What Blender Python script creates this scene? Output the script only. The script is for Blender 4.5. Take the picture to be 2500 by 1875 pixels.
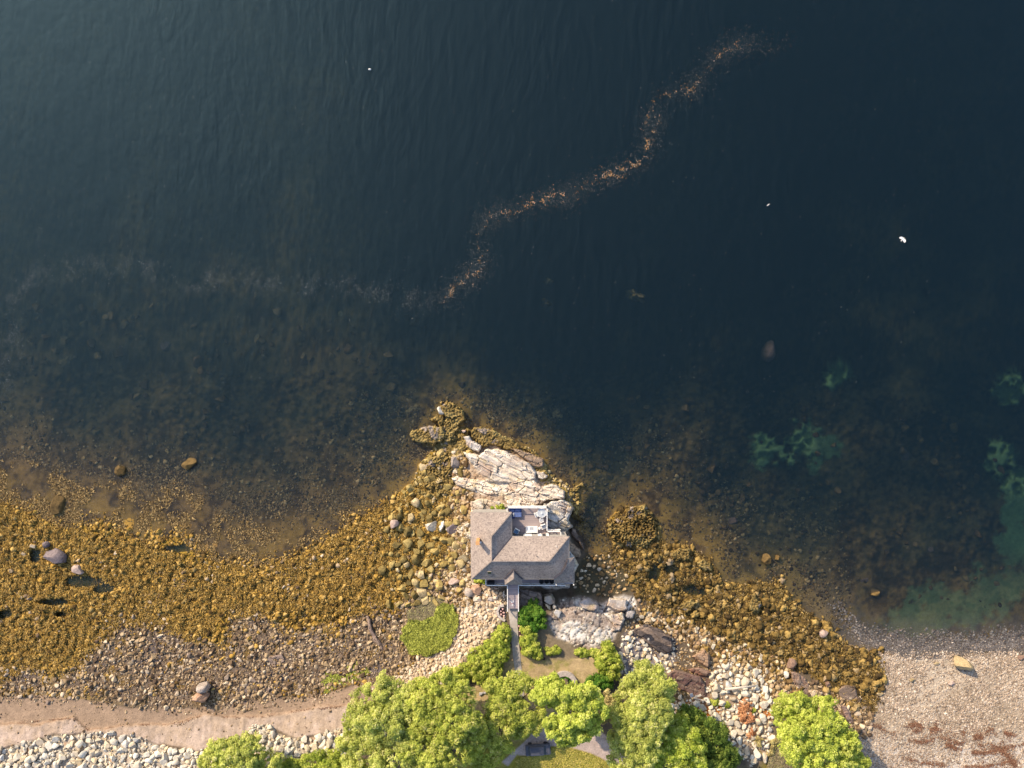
import bpy, bmesh, math, random
import numpy as np
from mathutils import Vector, Matrix

# ------------------------------------------------------------------ camera, world, sun, exposure
for o in list(bpy.data.objects): bpy.data.objects.remove(o)
SC = bpy.context.scene
COL = SC.collection
H = 120.0                       # height of the drone above the water
W0 = 172.0                      # width of the water plane seen by the lens
S = 2500.0 / W0                 # photo pixels per metre on the water plane
cam = bpy.data.cameras.new('camera'); cam.sensor_width = 36; cam.lens = 36 * H / W0
cam.clip_start = 1; cam.clip_end = 4000
co = bpy.data.objects.new('camera', cam); COL.objects.link(co); co.location = (0, 0, H); SC.camera = co
SUN_EL = math.radians(31); SUN_ROT = math.radians(-43)
world = bpy.data.worlds.new('World'); SC.world = world; world.use_nodes = True
wn = world.node_tree; bg = wn.nodes['Background']; bg.inputs[1].default_value = 0.15
sky = wn.nodes.new('ShaderNodeTexSky'); sky.sky_type = 'NISHITA'; sky.sun_disc = False
sky.sun_elevation = SUN_EL; sky.sun_rotation = SUN_ROT; sky.air_density = 1.0; sky.dust_density = 1.5
wn.links.new(sky.outputs[0], bg.inputs[0])
sd = bpy.data.lights.new('sun', 'SUN'); sd.energy = 3.85; sd.angle = math.radians(0.6); sd.color = (1.0, 0.81, 0.56)
so = bpy.data.objects.new('sun', sd); COL.objects.link(so)
dirv = Vector((math.sin(SUN_ROT) * math.cos(SUN_EL), math.cos(SUN_ROT) * math.cos(SUN_EL), math.sin(SUN_EL)))
so.rotation_euler = dirv.to_track_quat('Z', 'Y').to_euler(); so.location = (-60, 60, 60)
SC.view_settings.view_transform = 'Standard'; SC.view_settings.look = 'None'
SC.view_settings.exposure = 0.8; SC.view_settings.gamma = 1.0
SC.cycles.max_bounces = 6; SC.cycles.diffuse_bounces = 3; SC.cycles.transparent_max_bounces = 12
SC.cycles.volume_bounces = 0; SC.cycles.use_denoising = True
SC.cycles.caustics_reflective = False; SC.cycles.caustics_refractive = False

# ------------------------------------------------------------------ survey: pixel + height -> place
def PX(px, py, z):
    k = (H - np.asarray(z, float)) / H / S
    return (np.asarray(px, float) - 1250) * k, (937.5 - np.asarray(py, float)) * k
def P(px, py, z=0.0):
    k = (H - z) / H / S
    return Vector(((px - 1250) * k, (937.5 - py) * k, z))
def mpp(z): return (H - z) / H / S     # metres per photo pixel at height z

# ------------------------------------------------------------------ numpy noise
def _h(ix, iy, seed):
    n = (ix.astype(np.int64) * 374761393 + iy.astype(np.int64) * 668265263 + seed * 1274126177) & 0xffffffff
    n = ((n ^ (n >> 13)) * 1274126177) & 0xffffffff
    n = ((n ^ (n >> 16)) * 2246822519) & 0xffffffff
    return ((n ^ (n >> 15)) & 0xffffff) / float(0xffffff)
def vn(x, y, seed=0):
    x = np.asarray(x, float); y = np.asarray(y, float)
    ix = np.floor(x); iy = np.floor(y); fx = x - ix; fy = y - iy
    fx = fx * fx * (3 - 2 * fx); fy = fy * fy * (3 - 2 * fy)
    a = _h(ix, iy, seed); b = _h(ix + 1, iy, seed); c = _h(ix, iy + 1, seed); d = _h(ix + 1, iy + 1, seed)
    return (a * (1 - fx) + b * fx) * (1 - fy) + (c * (1 - fx) + d * fx) * fy
def fbm(x, y, wl, seed=0, octv=4, gain=.5):
    s = 0; a = 1; t = 0; x = np.asarray(x, float) / wl; y = np.asarray(y, float) / wl
    for i in range(octv):
        c, s_ = math.cos(i * 1.1 + .3), math.sin(i * 1.1 + .3)
        s = s + a * vn(x * c + y * s_, -x * s_ + y * c, seed + i * 17); t += a; a *= gain; x = x * 2.03; y = y * 2.03
    return s / t
def voro(x, y, cell, ang, aniso, seed):
    c, s = math.cos(ang), math.sin(ang)
    u = (x * c + y * s) / (cell * aniso); v = (-x * s + y * c) / cell
    iu = np.floor(u); iv = np.floor(v)
    f1 = np.full(u.shape, 9.); f2 = np.full(u.shape, 9.); idr = np.zeros(u.shape); id2 = np.zeros(u.shape)
    du = np.zeros(u.shape); dv = np.zeros(u.shape)
    for a in (-1, 0, 1):
        for b in (-1, 0, 1):
            gx = iu + a; gy = iv + b
            qx = gx + .15 + .7 * _h(gx, gy, seed); qy = gy + .15 + .7 * _h(gx, gy, seed + 5)
            d = np.hypot(u - qx, v - qy)
            m = d < f1
            f2 = np.where(m, f1, np.minimum(f2, d))
            idr = np.where(m, _h(gx, gy, seed + 9), idr); id2 = np.where(m, _h(gx, gy, seed + 11), id2)
            du = np.where(m, u - qx, du); dv = np.where(m, v - qy, dv)
            f1 = np.where(m, d, f1)
    return f1, f2, idr, id2, du, dv
def sstep(a, b, x):
    t = np.clip((x - a) / (b - a), 0, 1); return t * t * (3 - 2 * t)
def inpoly(x, y, poly):
    r = np.zeros(x.shape, bool); n = len(poly)
    for i in range(n):
        x1, y1 = poly[i]; x2, y2 = poly[(i + 1) % n]
        if y1 == y2: continue
        c = ((y1 > y) != (y2 > y)) & (x < (x2 - x1) * (y - y1) / (y2 - y1) + x1)
        r ^= c
    return r
def dseg(x, y, pts, closed=True):
    d = np.full(x.shape, 1e9); n = len(pts)
    for i in range(n if closed else n - 1):
        x1, y1 = pts[i]; x2, y2 = pts[(i + 1) % n]
        vx, vy = x2 - x1, y2 - y1; L = vx * vx + vy * vy + 1e-9
        t = np.clip(((x - x1) * vx + (y - y1) * vy) / L, 0, 1)
        d = np.minimum(d, np.hypot(x - x1 - t * vx, y - y1 - t * vy))
    return d
def sdist(x, y, poly):
    d = dseg(x, y, poly); return np.where(inpoly(x, y, poly), d, -d)
def pm(x, y, poly, soft=6, warp=10, seed=3, wl=28):
    wx = x + warp * 2 * (fbm(x, y, wl, seed, 3) - .5); wy = y + warp * 2 * (fbm(x, y, wl, seed + 50, 3) - .5)
    return sstep(-soft, soft, sdist(wx, wy, poly))
def lin(c):
    return tuple(((v / 255) / 12.92 if v / 255 <= .04045 else ((v / 255 + .055) / 1.055) ** 2.4) for v in c)
def mixc(C, col, w):
    w = np.asarray(w)[..., None]; return C * (1 - w) + np.asarray(col) * w

# ------------------------------------------------------------------ object helpers
def tag(o, label=None, cat=None, group=None, kind=None):
    if label: o['label'] = label
    if cat: o['category'] = cat
    if group: o['group'] = group
    if kind: o['kind'] = kind
    return o
def empty(name, loc, label, cat, group=None, rz=0):
    o = bpy.data.objects.new(name, None); COL.objects.link(o); o.location = loc; o.rotation_euler = (0, 0, rz)
    o.empty_display_size = .3
    return tag(o, label, cat, group)
def mk(name, V, F, mat, parent=None, attrs=None, colr=None, smooth=True):
    """one mesh object from numpy arrays; F is an (n,3) or (n,4) array"""
    me = bpy.data.meshes.new(name); V = np.asarray(V, np.float32); F = np.asarray(F, np.int32)
    n, k = F.shape
    me.vertices.add(len(V)); me.vertices.foreach_set('co', V.ravel())
    me.loops.add(n * k); me.loops.foreach_set('vertex_index', F.ravel())
    me.polygons.add(n); me.polygons.foreach_set('loop_start', np.arange(n, dtype=np.int32) * k)
    me.polygons.foreach_set('loop_total', np.full(n, k, np.int32))
    me.update(calc_edges=True)
    me.polygons.foreach_set('use_smooth', np.full(n, smooth, bool))
    if attrs:
        for a, v in attrs.items():
            at = me.attributes.new(a, 'FLOAT', 'POINT'); at.data.foreach_set('value', np.asarray(v, np.float32))
    if colr is not None:
        at = me.attributes.new('tint', 'FLOAT_COLOR', 'POINT')
        c4 = np.ones((len(V), 4), np.float32); c4[:, :3] = colr; at.data.foreach_set('color', c4.ravel())
    me.materials.append(mat)
    o = bpy.data.objects.new(name, me); COL.objects.link(o)
    if parent: o.parent = parent
    return o
class MB:
    """collects simple solids in local metres; build() links them as one mesh"""
    def __init__(s): s.bm = bmesh.new()
    def box(s, c, d, rz=0, bev=0, rx=0, ry=0):
        m = Matrix.Translation(c) @ Matrix.Rotation(rz, 4, 'Z') @ Matrix.Rotation(rx, 4, 'X') @ Matrix.Rotation(ry, 4, 'Y') @ Matrix.Diagonal((d[0], d[1], d[2], 1))
        r = bmesh.ops.create_cube(s.bm, size=1, matrix=m)
        if bev:
            es = list({e for v in r['verts'] for e in v.link_edges})
            bmesh.ops.bevel(s.bm, geom=es, offset=bev, segments=2, affect='EDGES', profile=.5)
        return s
    def cyl(s, c, r, h, seg=20, r2=None, rz=0):
        bmesh.ops.create_cone(s.bm, cap_ends=True, segments=seg, radius1=r, radius2=r if r2 is None else r2, depth=h,
                              matrix=Matrix.Translation(c) @ Matrix.Rotation(rz, 4, 'Z')); return s
    def bar(s, a, b, w, h=None, seg=4):
        a = Vector(a); b = Vector(b); d = b - a; h = h or w
        q = d.to_track_quat('X', 'Z').to_matrix().to_4x4()
        m = Matrix.Translation((a + b) / 2) @ q @ Matrix.Diagonal((d.length, w, h, 1))
        bmesh.ops.create_cube(s.bm, size=1, matrix=m); return s
    def sph(s, c, r, sc=(1, 1, 1), sub=2):
        bmesh.ops.create_icosphere(s.bm, subdivisions=sub, radius=r, matrix=Matrix.Translation(c) @ Matrix.Diagonal((*sc, 1))); return s
    def prism(s, pts, z0, z1):
        n = len(pts); a = [s.bm.verts.new((p[0], p[1], z0)) for p in pts]; b = [s.bm.verts.new((p[0], p[1], z1)) for p in pts]
        s.bm.faces.new(b); s.bm.faces.new(a[::-1])
        for i in range(n): s.bm.faces.new((a[i], a[(i + 1) % n], b[(i + 1) % n], b[i]))
        return s
    def poly3(s, pts, th=0):
        vs = [s.bm.verts.new(p) for p in pts]
        if not th: s.bm.faces.new(vs); return s
        lo = [s.bm.verts.new((p[0], p[1], p[2] - th)) for p in pts]; n = len(vs)
        s.bm.faces.new(vs); s.bm.faces.new(lo[::-1])
        for i in range(n): s.bm.faces.new((vs[i], lo[i], lo[(i + 1) % n], vs[(i + 1) % n]))
        return s
    def build(s, name, mat, parent=None, smooth=False):
        bmesh.ops.recalc_face_normals(s.bm, faces=s.bm.faces)
        me = bpy.data.meshes.new(name); s.bm.to_mesh(me); s.bm.free()
        if smooth:
            for p in me.polygons: p.use_smooth = True
        me.materials.append(mat); o = bpy.data.objects.new(name, me); COL.objects.link(o)
        if parent: o.parent = parent
        return o
def copy_tree(o, parent=None):
    c = o.copy(); COL.objects.link(c)
    if parent: c.parent = parent
    for ch in list(o.children): copy_tree(ch, c)
    return c

# ------------------------------------------------------------------ materials
def newmat(name):
    m = bpy.data.materials.new(name); m.use_nodes = True; nt = m.node_tree
    return m, nt, nt.nodes['Principled BSDF'], nt.nodes['Material Output']
def N(nt, t, **kw):
    n = nt.nodes.new(t)
    for k, v in kw.items():
        if k in n.inputs.keys(): n.inputs[k].default_value = v
        else: setattr(n, k, v)
    return n
def L(nt, a, b): nt.links.new(a, b)
def mathn(nt, op, a, b=None, clamp=False):
    n = nt.nodes.new('ShaderNodeMath'); n.operation = op; n.use_clamp = clamp
    for i, v in enumerate((a, b)):
        if v is None: continue
        if isinstance(v, (int, float)): n.inputs[i].default_value = v
        else: L(nt, v, n.inputs[i])
    return n.outputs[0]
def mulcol(nt, a, b, fac=1.0, typ='MULTIPLY'):
    n = nt.nodes.new('ShaderNodeMix'); n.data_type = 'RGBA'; n.blend_type = typ; n.inputs[0].default_value = fac
    for s, v in ((6, a), (7, b)):
        if isinstance(v, tuple): n.inputs[s].default_value = (*v[:3], 1)
        else: L(nt, v, n.inputs[s])
    return n.outputs[2]
def ramp(nt, fac, stops, interp='LINEAR'):
    r = nt.nodes.new('ShaderNodeValToRGB'); r.color_ramp.interpolation = interp
    while len(r.color_ramp.elements) < len(stops): r.color_ramp.elements.new(.5)
    for e, (p, c) in zip(r.color_ramp.elements, stops): e.position = p; e.color = (*c[:3], 1)
    if fac is not None: L(nt, fac, r.inputs[0])
    return r.outputs[0]
def noise(nt, scale, detail=4, rough=.6, coord=None, dist=0):
    n = nt.nodes.new('ShaderNodeTexNoise'); n.inputs['Scale'].default_value = scale; n.inputs['Detail'].default_value = detail
    n.inputs['Roughness'].default_value = rough; n.inputs['Distortion'].default_value = dist
    if coord is None:
        g = nt.nodes.new('ShaderNodeNewGeometry'); coord = g.outputs['Position']
    L(nt, coord, n.inputs['Vector']); return n.outputs[0]
def bump(nt, hgt, strength, dist, bsdf):
    b = nt.nodes.new('ShaderNodeBump'); b.inputs['Strength'].default_value = strength; b.inputs['Distance'].default_value = dist
    L(nt, hgt, b.inputs['Height']); L(nt, b.outputs[0], bsdf.inputs['Normal']); return b
def plain(name, col, rough=.6, var=.15, sc=3.0, metal=0, bmp=0):
    m, nt, b, out = newmat(name)
    n = noise(nt, sc, 5)
    g = ramp(nt, n, [(.25, (1 - var,) * 3), (.75, (1 + var * .6,) * 3)])
    L(nt, mulcol(nt, col, g), b.inputs['Base Color']); b.inputs['Roughness'].default_value = rough
    b.inputs['Metallic'].default_value = metal; b.inputs['Specular IOR Level'].default_value = .3
    if bmp: bump(nt, n, bmp, .05, b)
    return m
def sat(nt, c, v):
    h = nt.nodes.new('ShaderNodeHueSaturation'); h.inputs['Saturation'].default_value = v; L(nt, c, h.inputs['Color']); return h.outputs[0]
def stone(name, stops, rough=.85, fine=2.2, lo=.6, hi=1.2, bmp=.6, interp='LINEAR', st=1.2):
    """stones: the colour of each one comes from its own random number"""
    m, nt, b, out = newmat(name)
    at = N(nt, 'ShaderNodeAttribute', attribute_name='rnd'); oi = nt.nodes.new('ShaderNodeObjectInfo')
    f = mathn(nt, 'FRACT', mathn(nt, 'ADD', at.outputs['Fac'], oi.outputs['Random']))
    c = ramp(nt, f, stops, interp)
    n = noise(nt, fine, 6, .65); n2 = noise(nt, fine * 5, 3, .6)
    g = ramp(nt, n, [(.3, (lo,) * 3), (.7, (hi,) * 3)])
    g2 = ramp(nt, n2, [(.3, (.8,) * 3), (.7, (1.12,) * 3)])
    L(nt, sat(nt, mulcol(nt, mulcol(nt, c, g), g2), st), b.inputs['Base Color'])
    b.inputs['Roughness'].default_value = rough; b.inputs['Specular IOR Level'].default_value = .25
    bump(nt, n2, bmp, .06, b)
    return m
def tinted(name, rough=.9, fine=1.6, lo=.72, hi=1.15, bmp=.7, bd=.12, spec=.2, st=1.12):
    """surface whose own colour is stored on the mesh, with fine procedural variation over it"""
    m, nt, b, out = newmat(name)
    at = N(nt, 'ShaderNodeAttribute', attribute_name='tint')
    n = noise(nt, fine, 7, .7); n2 = noise(nt, fine * 4.5, 4, .6)
    g = ramp(nt, n, [(.32, (lo,) * 3), (.68, (hi,) * 3)]); g2 = ramp(nt, n2, [(.3, (.82,) * 3), (.7, (1.12,) * 3)])
    L(nt, sat(nt, mulcol(nt, mulcol(nt, at.outputs['Color'], g), g2), st), b.inputs['Base Color'])
    b.inputs['Roughness'].default_value = rough; b.inputs['Specular IOR Level'].default_value = spec
    bump(nt, n2, bmp, bd, b)
    return m
def leafmat(name, stops, trans=.42, gain=1.55):
    stops = [(p, tuple(min(.85, v * gain) for v in c)) for p, c in stops]
    m, nt, b, out = newmat(name); nt.nodes.remove(b)
    at = N(nt, 'ShaderNodeAttribute', attribute_name='rnd')
    c = ramp(nt, at.outputs['Fac'], stops)
    n = noise(nt, .35, 3, .5); g = ramp(nt, n, [(.3, (.82,) * 3), (.7, (1.15,) * 3)]); c = mulcol(nt, c, g)
    d = nt.nodes.new('ShaderNodeBsdfDiffuse'); t = nt.nodes.new('ShaderNodeBsdfTranslucent'); mx = nt.nodes.new('ShaderNodeMixShader')
    L(nt, c, d.inputs[0]); L(nt, mulcol(nt, c, (1, 1, .55)), t.inputs[0]); mx.inputs[0].default_value = trans
    L(nt, d.outputs[0], mx.inputs[1]); L(nt, t.outputs[0], mx.inputs[2]); L(nt, mx.outputs[0], out.inputs[0])
    return m

M = {}
M['ground'] = tinted('ground', fine=1.0)
M['outcrop'] = tinted('outcrop_rock', fine=1.3, lo=.62, hi=1.16, bmp=.9, bd=.15)
M['weed_rock'] = tinted('weedy_rock', fine=2.2, lo=.55, hi=1.25, bmp=1.0, bd=.2, st=1.0)
M['seaweed'] = stone('rockweed', [(0, (.05, .03, .009)), (.3, (.21, .125, .03)), (.65, (.43, .265, .06)), (.88, (.54, .36, .12)), (1, (.30, .21, .08))], fine=2.6, lo=.5, hi=1.3, bmp=1.0, st=1.02)
M['seaweed_dark'] = stone('brown_rockweed', [(0, (.045, .029, .011)), (.35, (.125, .08, .024)), (.7, (.25, .165, .05)), (.9, (.42, .29, .10)), (1, (.30, .23, .15))], fine=2.0, lo=.45, hi=1.35, bmp=1.0, st=1.02)
M['deeprock'] = stone('dark_submerged_rock', [(0, (.07, .045, .022)), (.6, (.14, .09, .04)), (1, (.20, .14, .06))], st=1.0)
M['seaweed_awash'] = stone('awash_rockweed', [(0, (.11, .07, .025)), (1, (.18, .115, .04))], fine=2.0, lo=.4, hi=1.3, bmp=1.0, st=1.0)
M['seaweed_olive'] = stone('olive_rockweed', [(0, (.15, .11, .035)), (.4, (.30, .22, .07)), (.75, (.44, .33, .12)), (1, (.50, .40, .25))], fine=2.6, lo=.5, hi=1.3, bmp=1.0, st=.98)
M['beachstone'] = stone('beach_stone', [(0, (.085, .06, .045)), (.25, (.18, .13, .088)), (.55, (.34, .26, .175)), (.8, (.46, .365, .26)), (.93, (.60, .51, .40)), (1, (.22, .175, .15))])
M['whitestone'] = stone('pale_boulder', [(0, (.48, .42, .34)), (.3, (.62, .57, .49)), (.6, (.72, .68, .60)), (.85, (.60, .49, .34)), (1, (.55, .54, .52))], lo=.72, hi=1.1)
M['creamstone'] = stone('cream_boulder', [(0, (.46, .36, .26)), (.3, (.60, .51, .41)), (.6, (.70, .63, .54)), (.85, (.55, .42, .28)), (1, (.48, .44, .42))], lo=.7, hi=1.1)
M['tanstone'] = stone('tan_cobble', [(0, (.09, .06, .035)), (.3, (.26, .18, .10)), (.55, (.40, .30, .19)), (.8, (.56, .47, .35)), (.9, (.66, .60, .50)), (1, (.34, .21, .12))])
M['pebble'] = stone('pink_pebble', [(0, (.20, .145, .105)), (.4, (.35, .27, .205)), (.75, (.46, .37, .29)), (1, (.56, .49, .41))], fine=.6, st=1.0)
M['darkrock'] = stone('dark_wet_rock', [(0, (.05, .045, .05)), (1, (.09, .08, .085))], rough=.5)
M['subrock'] = stone('weedy_underwater_rock', [(0, (.05, .03, .014)), (.5, (.22, .14, .05)), (.85, (.42, .28, .10)), (1, (.52, .36, .15))], lo=.45, hi=1.2, st=.95)
M['wrack'] = stone('wrack', [(0, (.11, .055, .04)), (.6, (.25, .14, .10)), (1, (.36, .25, .18))], fine=4)
M['foam'] = plain('foam', (.62, .60, .55), .7)
M['floatweed'] = stone('floating_weed', [(0, (.09, .055, .03)), (.4, (.24, .155, .085)), (.8, (.42, .31, .20)), (1, (.60, .54, .46))], fine=3)
M['white'] = plain('white_paint', (.78, .77, .76), .45, .06)
M['whitefab'] = plain('white_cushion', (.72, .73, .74), .8, .08)
M['greyfab'] = plain('grey_cushion', (.36, .38, .42), .85, .1)
M['navy'] = plain('navy_fabric', (.022, .05, .20), .8, .25)
M['navylite'] = plain('slate_blue_fabric', (.10, .15, .34), .8, .2)
M['bluefab'] = plain('sky_blue_fabric', (.22, .38, .62), .8, .3, 9)
M['black'] = plain('black_metal', (.015, .016, .022), .45, .3)
M['glass'] = plain('dark_glass', (.03, .035, .045), .12, .1)
M['sky_glass'] = plain('skylight_glass', (.05, .06, .035), .15, .1)
M['tabletop'] = plain('frosted_glass', (.45, .48, .52), .25, .25, 4)
M['brick'] = plain('chimney_brick', (.55, .30, .13), .9, .2, 6)
M['trim'] = plain('roof_trim', (.30, .27, .24), .8)
M['valley'] = plain('valley_flashing', (.07, .065, .08), .7)
M['siding'] = plain('grey_shingle_siding', (.33, .31, .29), .85, .15, 5)
M['bark'] = plain('bark', (.12, .09, .065), .95, .3, 5, bmp=.6)
M['drift'] = plain('driftwood', (.48, .43, .37), .9, .2, 5)
M['asphalt'] = None
def shingles():
    m, nt, b, out = newmat('roof_shingles')
    g = nt.nodes.new('ShaderNodeNewGeometry')
    v = nt.nodes.new('ShaderNodeTexVoronoi'); v.inputs['Scale'].default_value = 5.5; v.feature = 'F1'; L(nt, g.outputs['Position'], v.inputs['Vector'])
    sp = nt.nodes.new('ShaderNodeSeparateColor'); L(nt, v.outputs['Color'], sp.inputs[0])
    c = ramp(nt, sp.outputs[0], [(0, (.20, .165, .155)), (.25, (.275, .228, .205)), (.7, (.325, .27, .24)), (1, (.37, .31, .275))])
    w = noise(nt, .55, 6, .65); gg = ramp(nt, w, [(.3, (.84,) * 3), (.7, (1.12,) * 3)])
    L(nt, mulcol(nt, c, gg), b.inputs['Base Color']); b.inputs['Roughness'].default_value = .95; b.inputs['Specular IOR Level'].default_value = .1
    z = nt.nodes.new('ShaderNodeSeparateXYZ'); L(nt, g.outputs['Position'], z.inputs[0])
    crs = mathn(nt, 'FRACT', mathn(nt, 'MULTIPLY', z.outputs[2], 8.0)); bump(nt, crs, .35, .03, b)
    return m
M['shingles'] = shingles()
def boards(name, c1, c2, axis=1, wd=.14):
    m, nt, b, out = newmat(name)
    g = nt.nodes.new('ShaderNodeNewGeometry'); sx = nt.nodes.new('ShaderNodeSeparateXYZ'); L(nt, g.outputs['Position'], sx.inputs[0])
    q = mathn(nt, 'DIVIDE', sx.outputs[axis], wd); fl = mathn(nt, 'FLOOR', q); fr = mathn(nt, 'FRACT', q)
    wnz = nt.nodes.new('ShaderNodeTexWhiteNoise'); wnz.noise_dimensions = '1D'; L(nt, fl, wnz.inputs['W'])
    c = ramp(nt, wnz.outputs[0], [(0, c1), (1, c2)])
    gap = ramp(nt, fr, [(0, (.55,) * 3), (.12, (1,) * 3), (.9, (1,) * 3), (1, (.55,) * 3)])
    L(nt, mulcol(nt, c, gap), b.inputs['Base Color']); b.inputs['Roughness'].default_value = .7
    return m
M['deck'] = boards('deck_boards', (.27, .22, .22), (.35, .285, .275))
M['bridge'] = boards('bridge_boards', (.33, .27, .29), (.39, .33, .35), 1, .3)
M['path'] = plain('path_concrete', (.37, .335, .31), .9, .2, 2.5, bmp=.2)
M['drive'] = plain('driveway_asphalt', (.46, .38, .34), .95, .12, 2)
M['stonewall'] = stone('wall_stone', [(0, (.38, .34, .33)), (.5, (.5, .45, .42)), (1, (.6, .55, .5))], fine=3)
M['carpaint'] = plain('grey_car_paint', (.07, .075, .10), .35, .1)
M['slab'] = plain('concrete_slab', (.45, .44, .46), .9, .12)
M['gull'] = plain('gull_feathers', (.80, .78, .75), .8, .05)
M['gullgrey'] = plain('gull_beak', (.5, .35, .1), .6, .05)

# ------------------------------------------------------------------ water: real absorbing and scattering volume
def watermat():
    m, nt, b, out = newmat('sea_water'); nt.nodes.remove(b)
    tr = nt.nodes.new('ShaderNodeBsdfTransparent'); gl = nt.nodes.new('ShaderNodeBsdfGlossy'); mx = nt.nodes.new('ShaderNodeMixShader')
    gl.inputs['Roughness'].default_value = .59; gl.inputs['Color'].default_value = (.46, .75, 1, 1)
    fr = nt.nodes.new('ShaderNodeFresnel'); fr.inputs[0].default_value = 1.42
    g = nt.nodes.new('ShaderNodeNewGeometry')
    mp = nt.nodes.new('ShaderNodeMapping'); mp.inputs['Rotation'].default_value = (0, 0, math.radians(13)); mp.inputs['Scale'].default_value = (1, .33, 1)
    L(nt, g.outputs['Position'], mp.inputs[0])
    n1 = noise(nt, .62, 3, .5, mp.outputs[0], .3); n2 = noise(nt, .9, 4, .6); n3 = noise(nt, .05, 3, .5)
    big = ramp(nt, n3, [(.35, (.35,) * 3), (.65, (1,) * 3)])
    hh = mathn(nt, 'ADD', mathn(nt, 'MULTIPLY', mathn(nt, 'MULTIPLY', n1, big), 1.3), mathn(nt, 'MULTIPLY', n2, .35))
    bp = nt.nodes.new('ShaderNodeBump'); bp.inputs['Strength'].default_value = .27; bp.inputs['Distance'].default_value = .5
    L(nt, hh, bp.inputs['Height']); L(nt, bp.outputs[0], gl.inputs['Normal'])
    L(nt, mathn(nt, 'MULTIPLY', fr.outputs[0], .7), mx.inputs[0]); L(nt, tr.outputs[0], mx.inputs[1]); L(nt, gl.outputs[0], mx.inputs[2])
    L(nt, mx.outputs[0], out.inputs['Surface'])
    va = nt.nodes.new('ShaderNodeVolumeAbsorption'); vs = nt.nodes.new('ShaderNodeVolumeScatter'); ad = nt.nodes.new('ShaderNodeAddShader')
    va.inputs['Color'].default_value = (.25, .40, .44, 1); va.inputs['Density'].default_value = .82
    vs.inputs['Color'].default_value = (.28, .78, 1.0, 1); vs.inputs['Density'].default_value = .054; vs.inputs['Anisotropy'].default_value = 0
    L(nt, va.outputs[0], ad.inputs[0]); L(nt, vs.outputs[0], ad.inputs[1]); L(nt, ad.outputs[0], out.inputs['Volume'])
    return m
M['water'] = watermat()
mb = MB(); mb.box((0, 0, -10), (1600, 1600, 20)); wob = mb.build('sea_water', M['water']); tag(wob, kind='structure')

# ------------------------------------------------------------------ coast: shoreline and heights
SHORE = [(-900, 1200), (0, 1229), (81, 1258), (162, 1296), (246, 1276), (347, 1325), (434, 1310), (492, 1362), (550, 1377), (640, 1383), (700, 1365),
 (778, 1335), (862, 1274), (930, 1235), (963, 1222), (990, 1190), (1015, 1172), (1021, 1135), (1045, 1106), (1060, 1090), (1062, 1060),
 (1080, 1050), (1090, 1010), (1115, 1010), (1118, 1040), (1150, 1052), (1200, 1055), (1260, 1080), (1310, 1108), (1335, 1140), (1355, 1168), (1395, 1190),
 (1415, 1195), (1412, 1230), (1402, 1290), (1420, 1330), (1430, 1352), (1480, 1358), (1530, 1345), (1508, 1310), (1486, 1281), (1492, 1258), (1520, 1244),
 (1580, 1244), (1598, 1270), (1611, 1310), (1640, 1339), (1678, 1336), (1720, 1355), (1741, 1377), (1762, 1429), (1834, 1426), (1909, 1423),
 (1930, 1470), (2008, 1513), (2045, 1563), (2110, 1590), (2149, 1597), (2236, 1606), (2352, 1603), (2439, 1595), (2500, 1589), (3400, 1560),
 (3400, 6000), (-900, 6000)]
CP = [(-300,1500,.8),(0,1450,.45),(300,1450,.4),(600,1500,.6),(0,1550,.8),(300,1570,.8),(0,1650,1.2),(300,1680,1.5),(600,1680,1.6),(850,1640,1.8),(750,1580,1.1),(0,1760,2.3),(400,1770,2.4),(700,1750,2.5),
 (0,1875,4.8),(300,1875,4.8),(500,1900,5.4),(700,1860,4.8),(860,1800,4.6),(900,1740,4),(1000,1700,4),(950,1640,2),(900,1550,1),(1000,1550,1.4),
 (1050,1620,2.8),(1100,1560,2.8),(1120,1500,2.3),(1050,1450,1.3),(950,1400,.7),(1060,1330,.9),(1110,1400,1.9),(1080,1220,.8),(1170,1480,3.8),(1140,1620,4.9),(1250,1520,5.0),(1260,1640,5.5),
 (1350,1620,5.4),(1440,1640,5.4),(1300,1850,6),(1500,1850,6),(1150,1850,6),(1160,1350,2.8),(1180,1290,3.2),(1250,1300,3.2),(1340,1300,3),(1370,1400,2.4),
 (1290,1430,2.6),(1250,1200,2.3),(1200,1150,1.5),(1310,1180,1.6),(1340,1490,3.6),(1450,1520,3.4),(1400,1470,2.6),(1540,1480,1.8),(1500,1440,1.0),
 (1400,1440,.9),(1330,1442,.3),(1385,1450,.3),(1370,1425,.8),(1460,1400,.25),(1600,1570,1.8),(1650,1480,.5),(1750,1500,.5),(1850,1530,.6),(1950,1600,.8),(2050,1660,.8),(1700,1600,1.6),(1650,1670,3.2),
 (1800,1680,2.4),(1850,1800,4),(1700,1800,4.8),(1560,1640,3.2),(1950,1740,3),(2000,1850,4.5),(2100,1690,1),(2200,1700,1.1),(2350,1700,1.2),(2480,1700,1.2),
 (2200,1850,2.8),(2450,1850,2.6),(2350,1780,1.9),(2700,1800,2.4),(-300,1900,5),(1200,2300,7),(0,2400,7),(2500,2400,6),(3000,2000,4),(-600,2500,7)]
for i in range(1, len(SHORE) - 3):
    x1, y1 = SHORE[i]; x2, y2 = SHORE[i + 1]; n = max(1, int(math.hypot(x2 - x1, y2 - y1) // 45))
    for j in range(n): CP.append((x1 + (x2 - x1) * j / n, y1 + (y2 - y1) * j / n, 0.0))
CPA = np.array(CP, float)
_D = np.hypot(CPA[:, None, 0] - CPA[None, :, 0], CPA[:, None, 1] - CPA[None, :, 1])
_W = np.linalg.solve(_D + np.eye(len(CPA)) * 4.0, CPA[:, 2] - 1.5)
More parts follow.
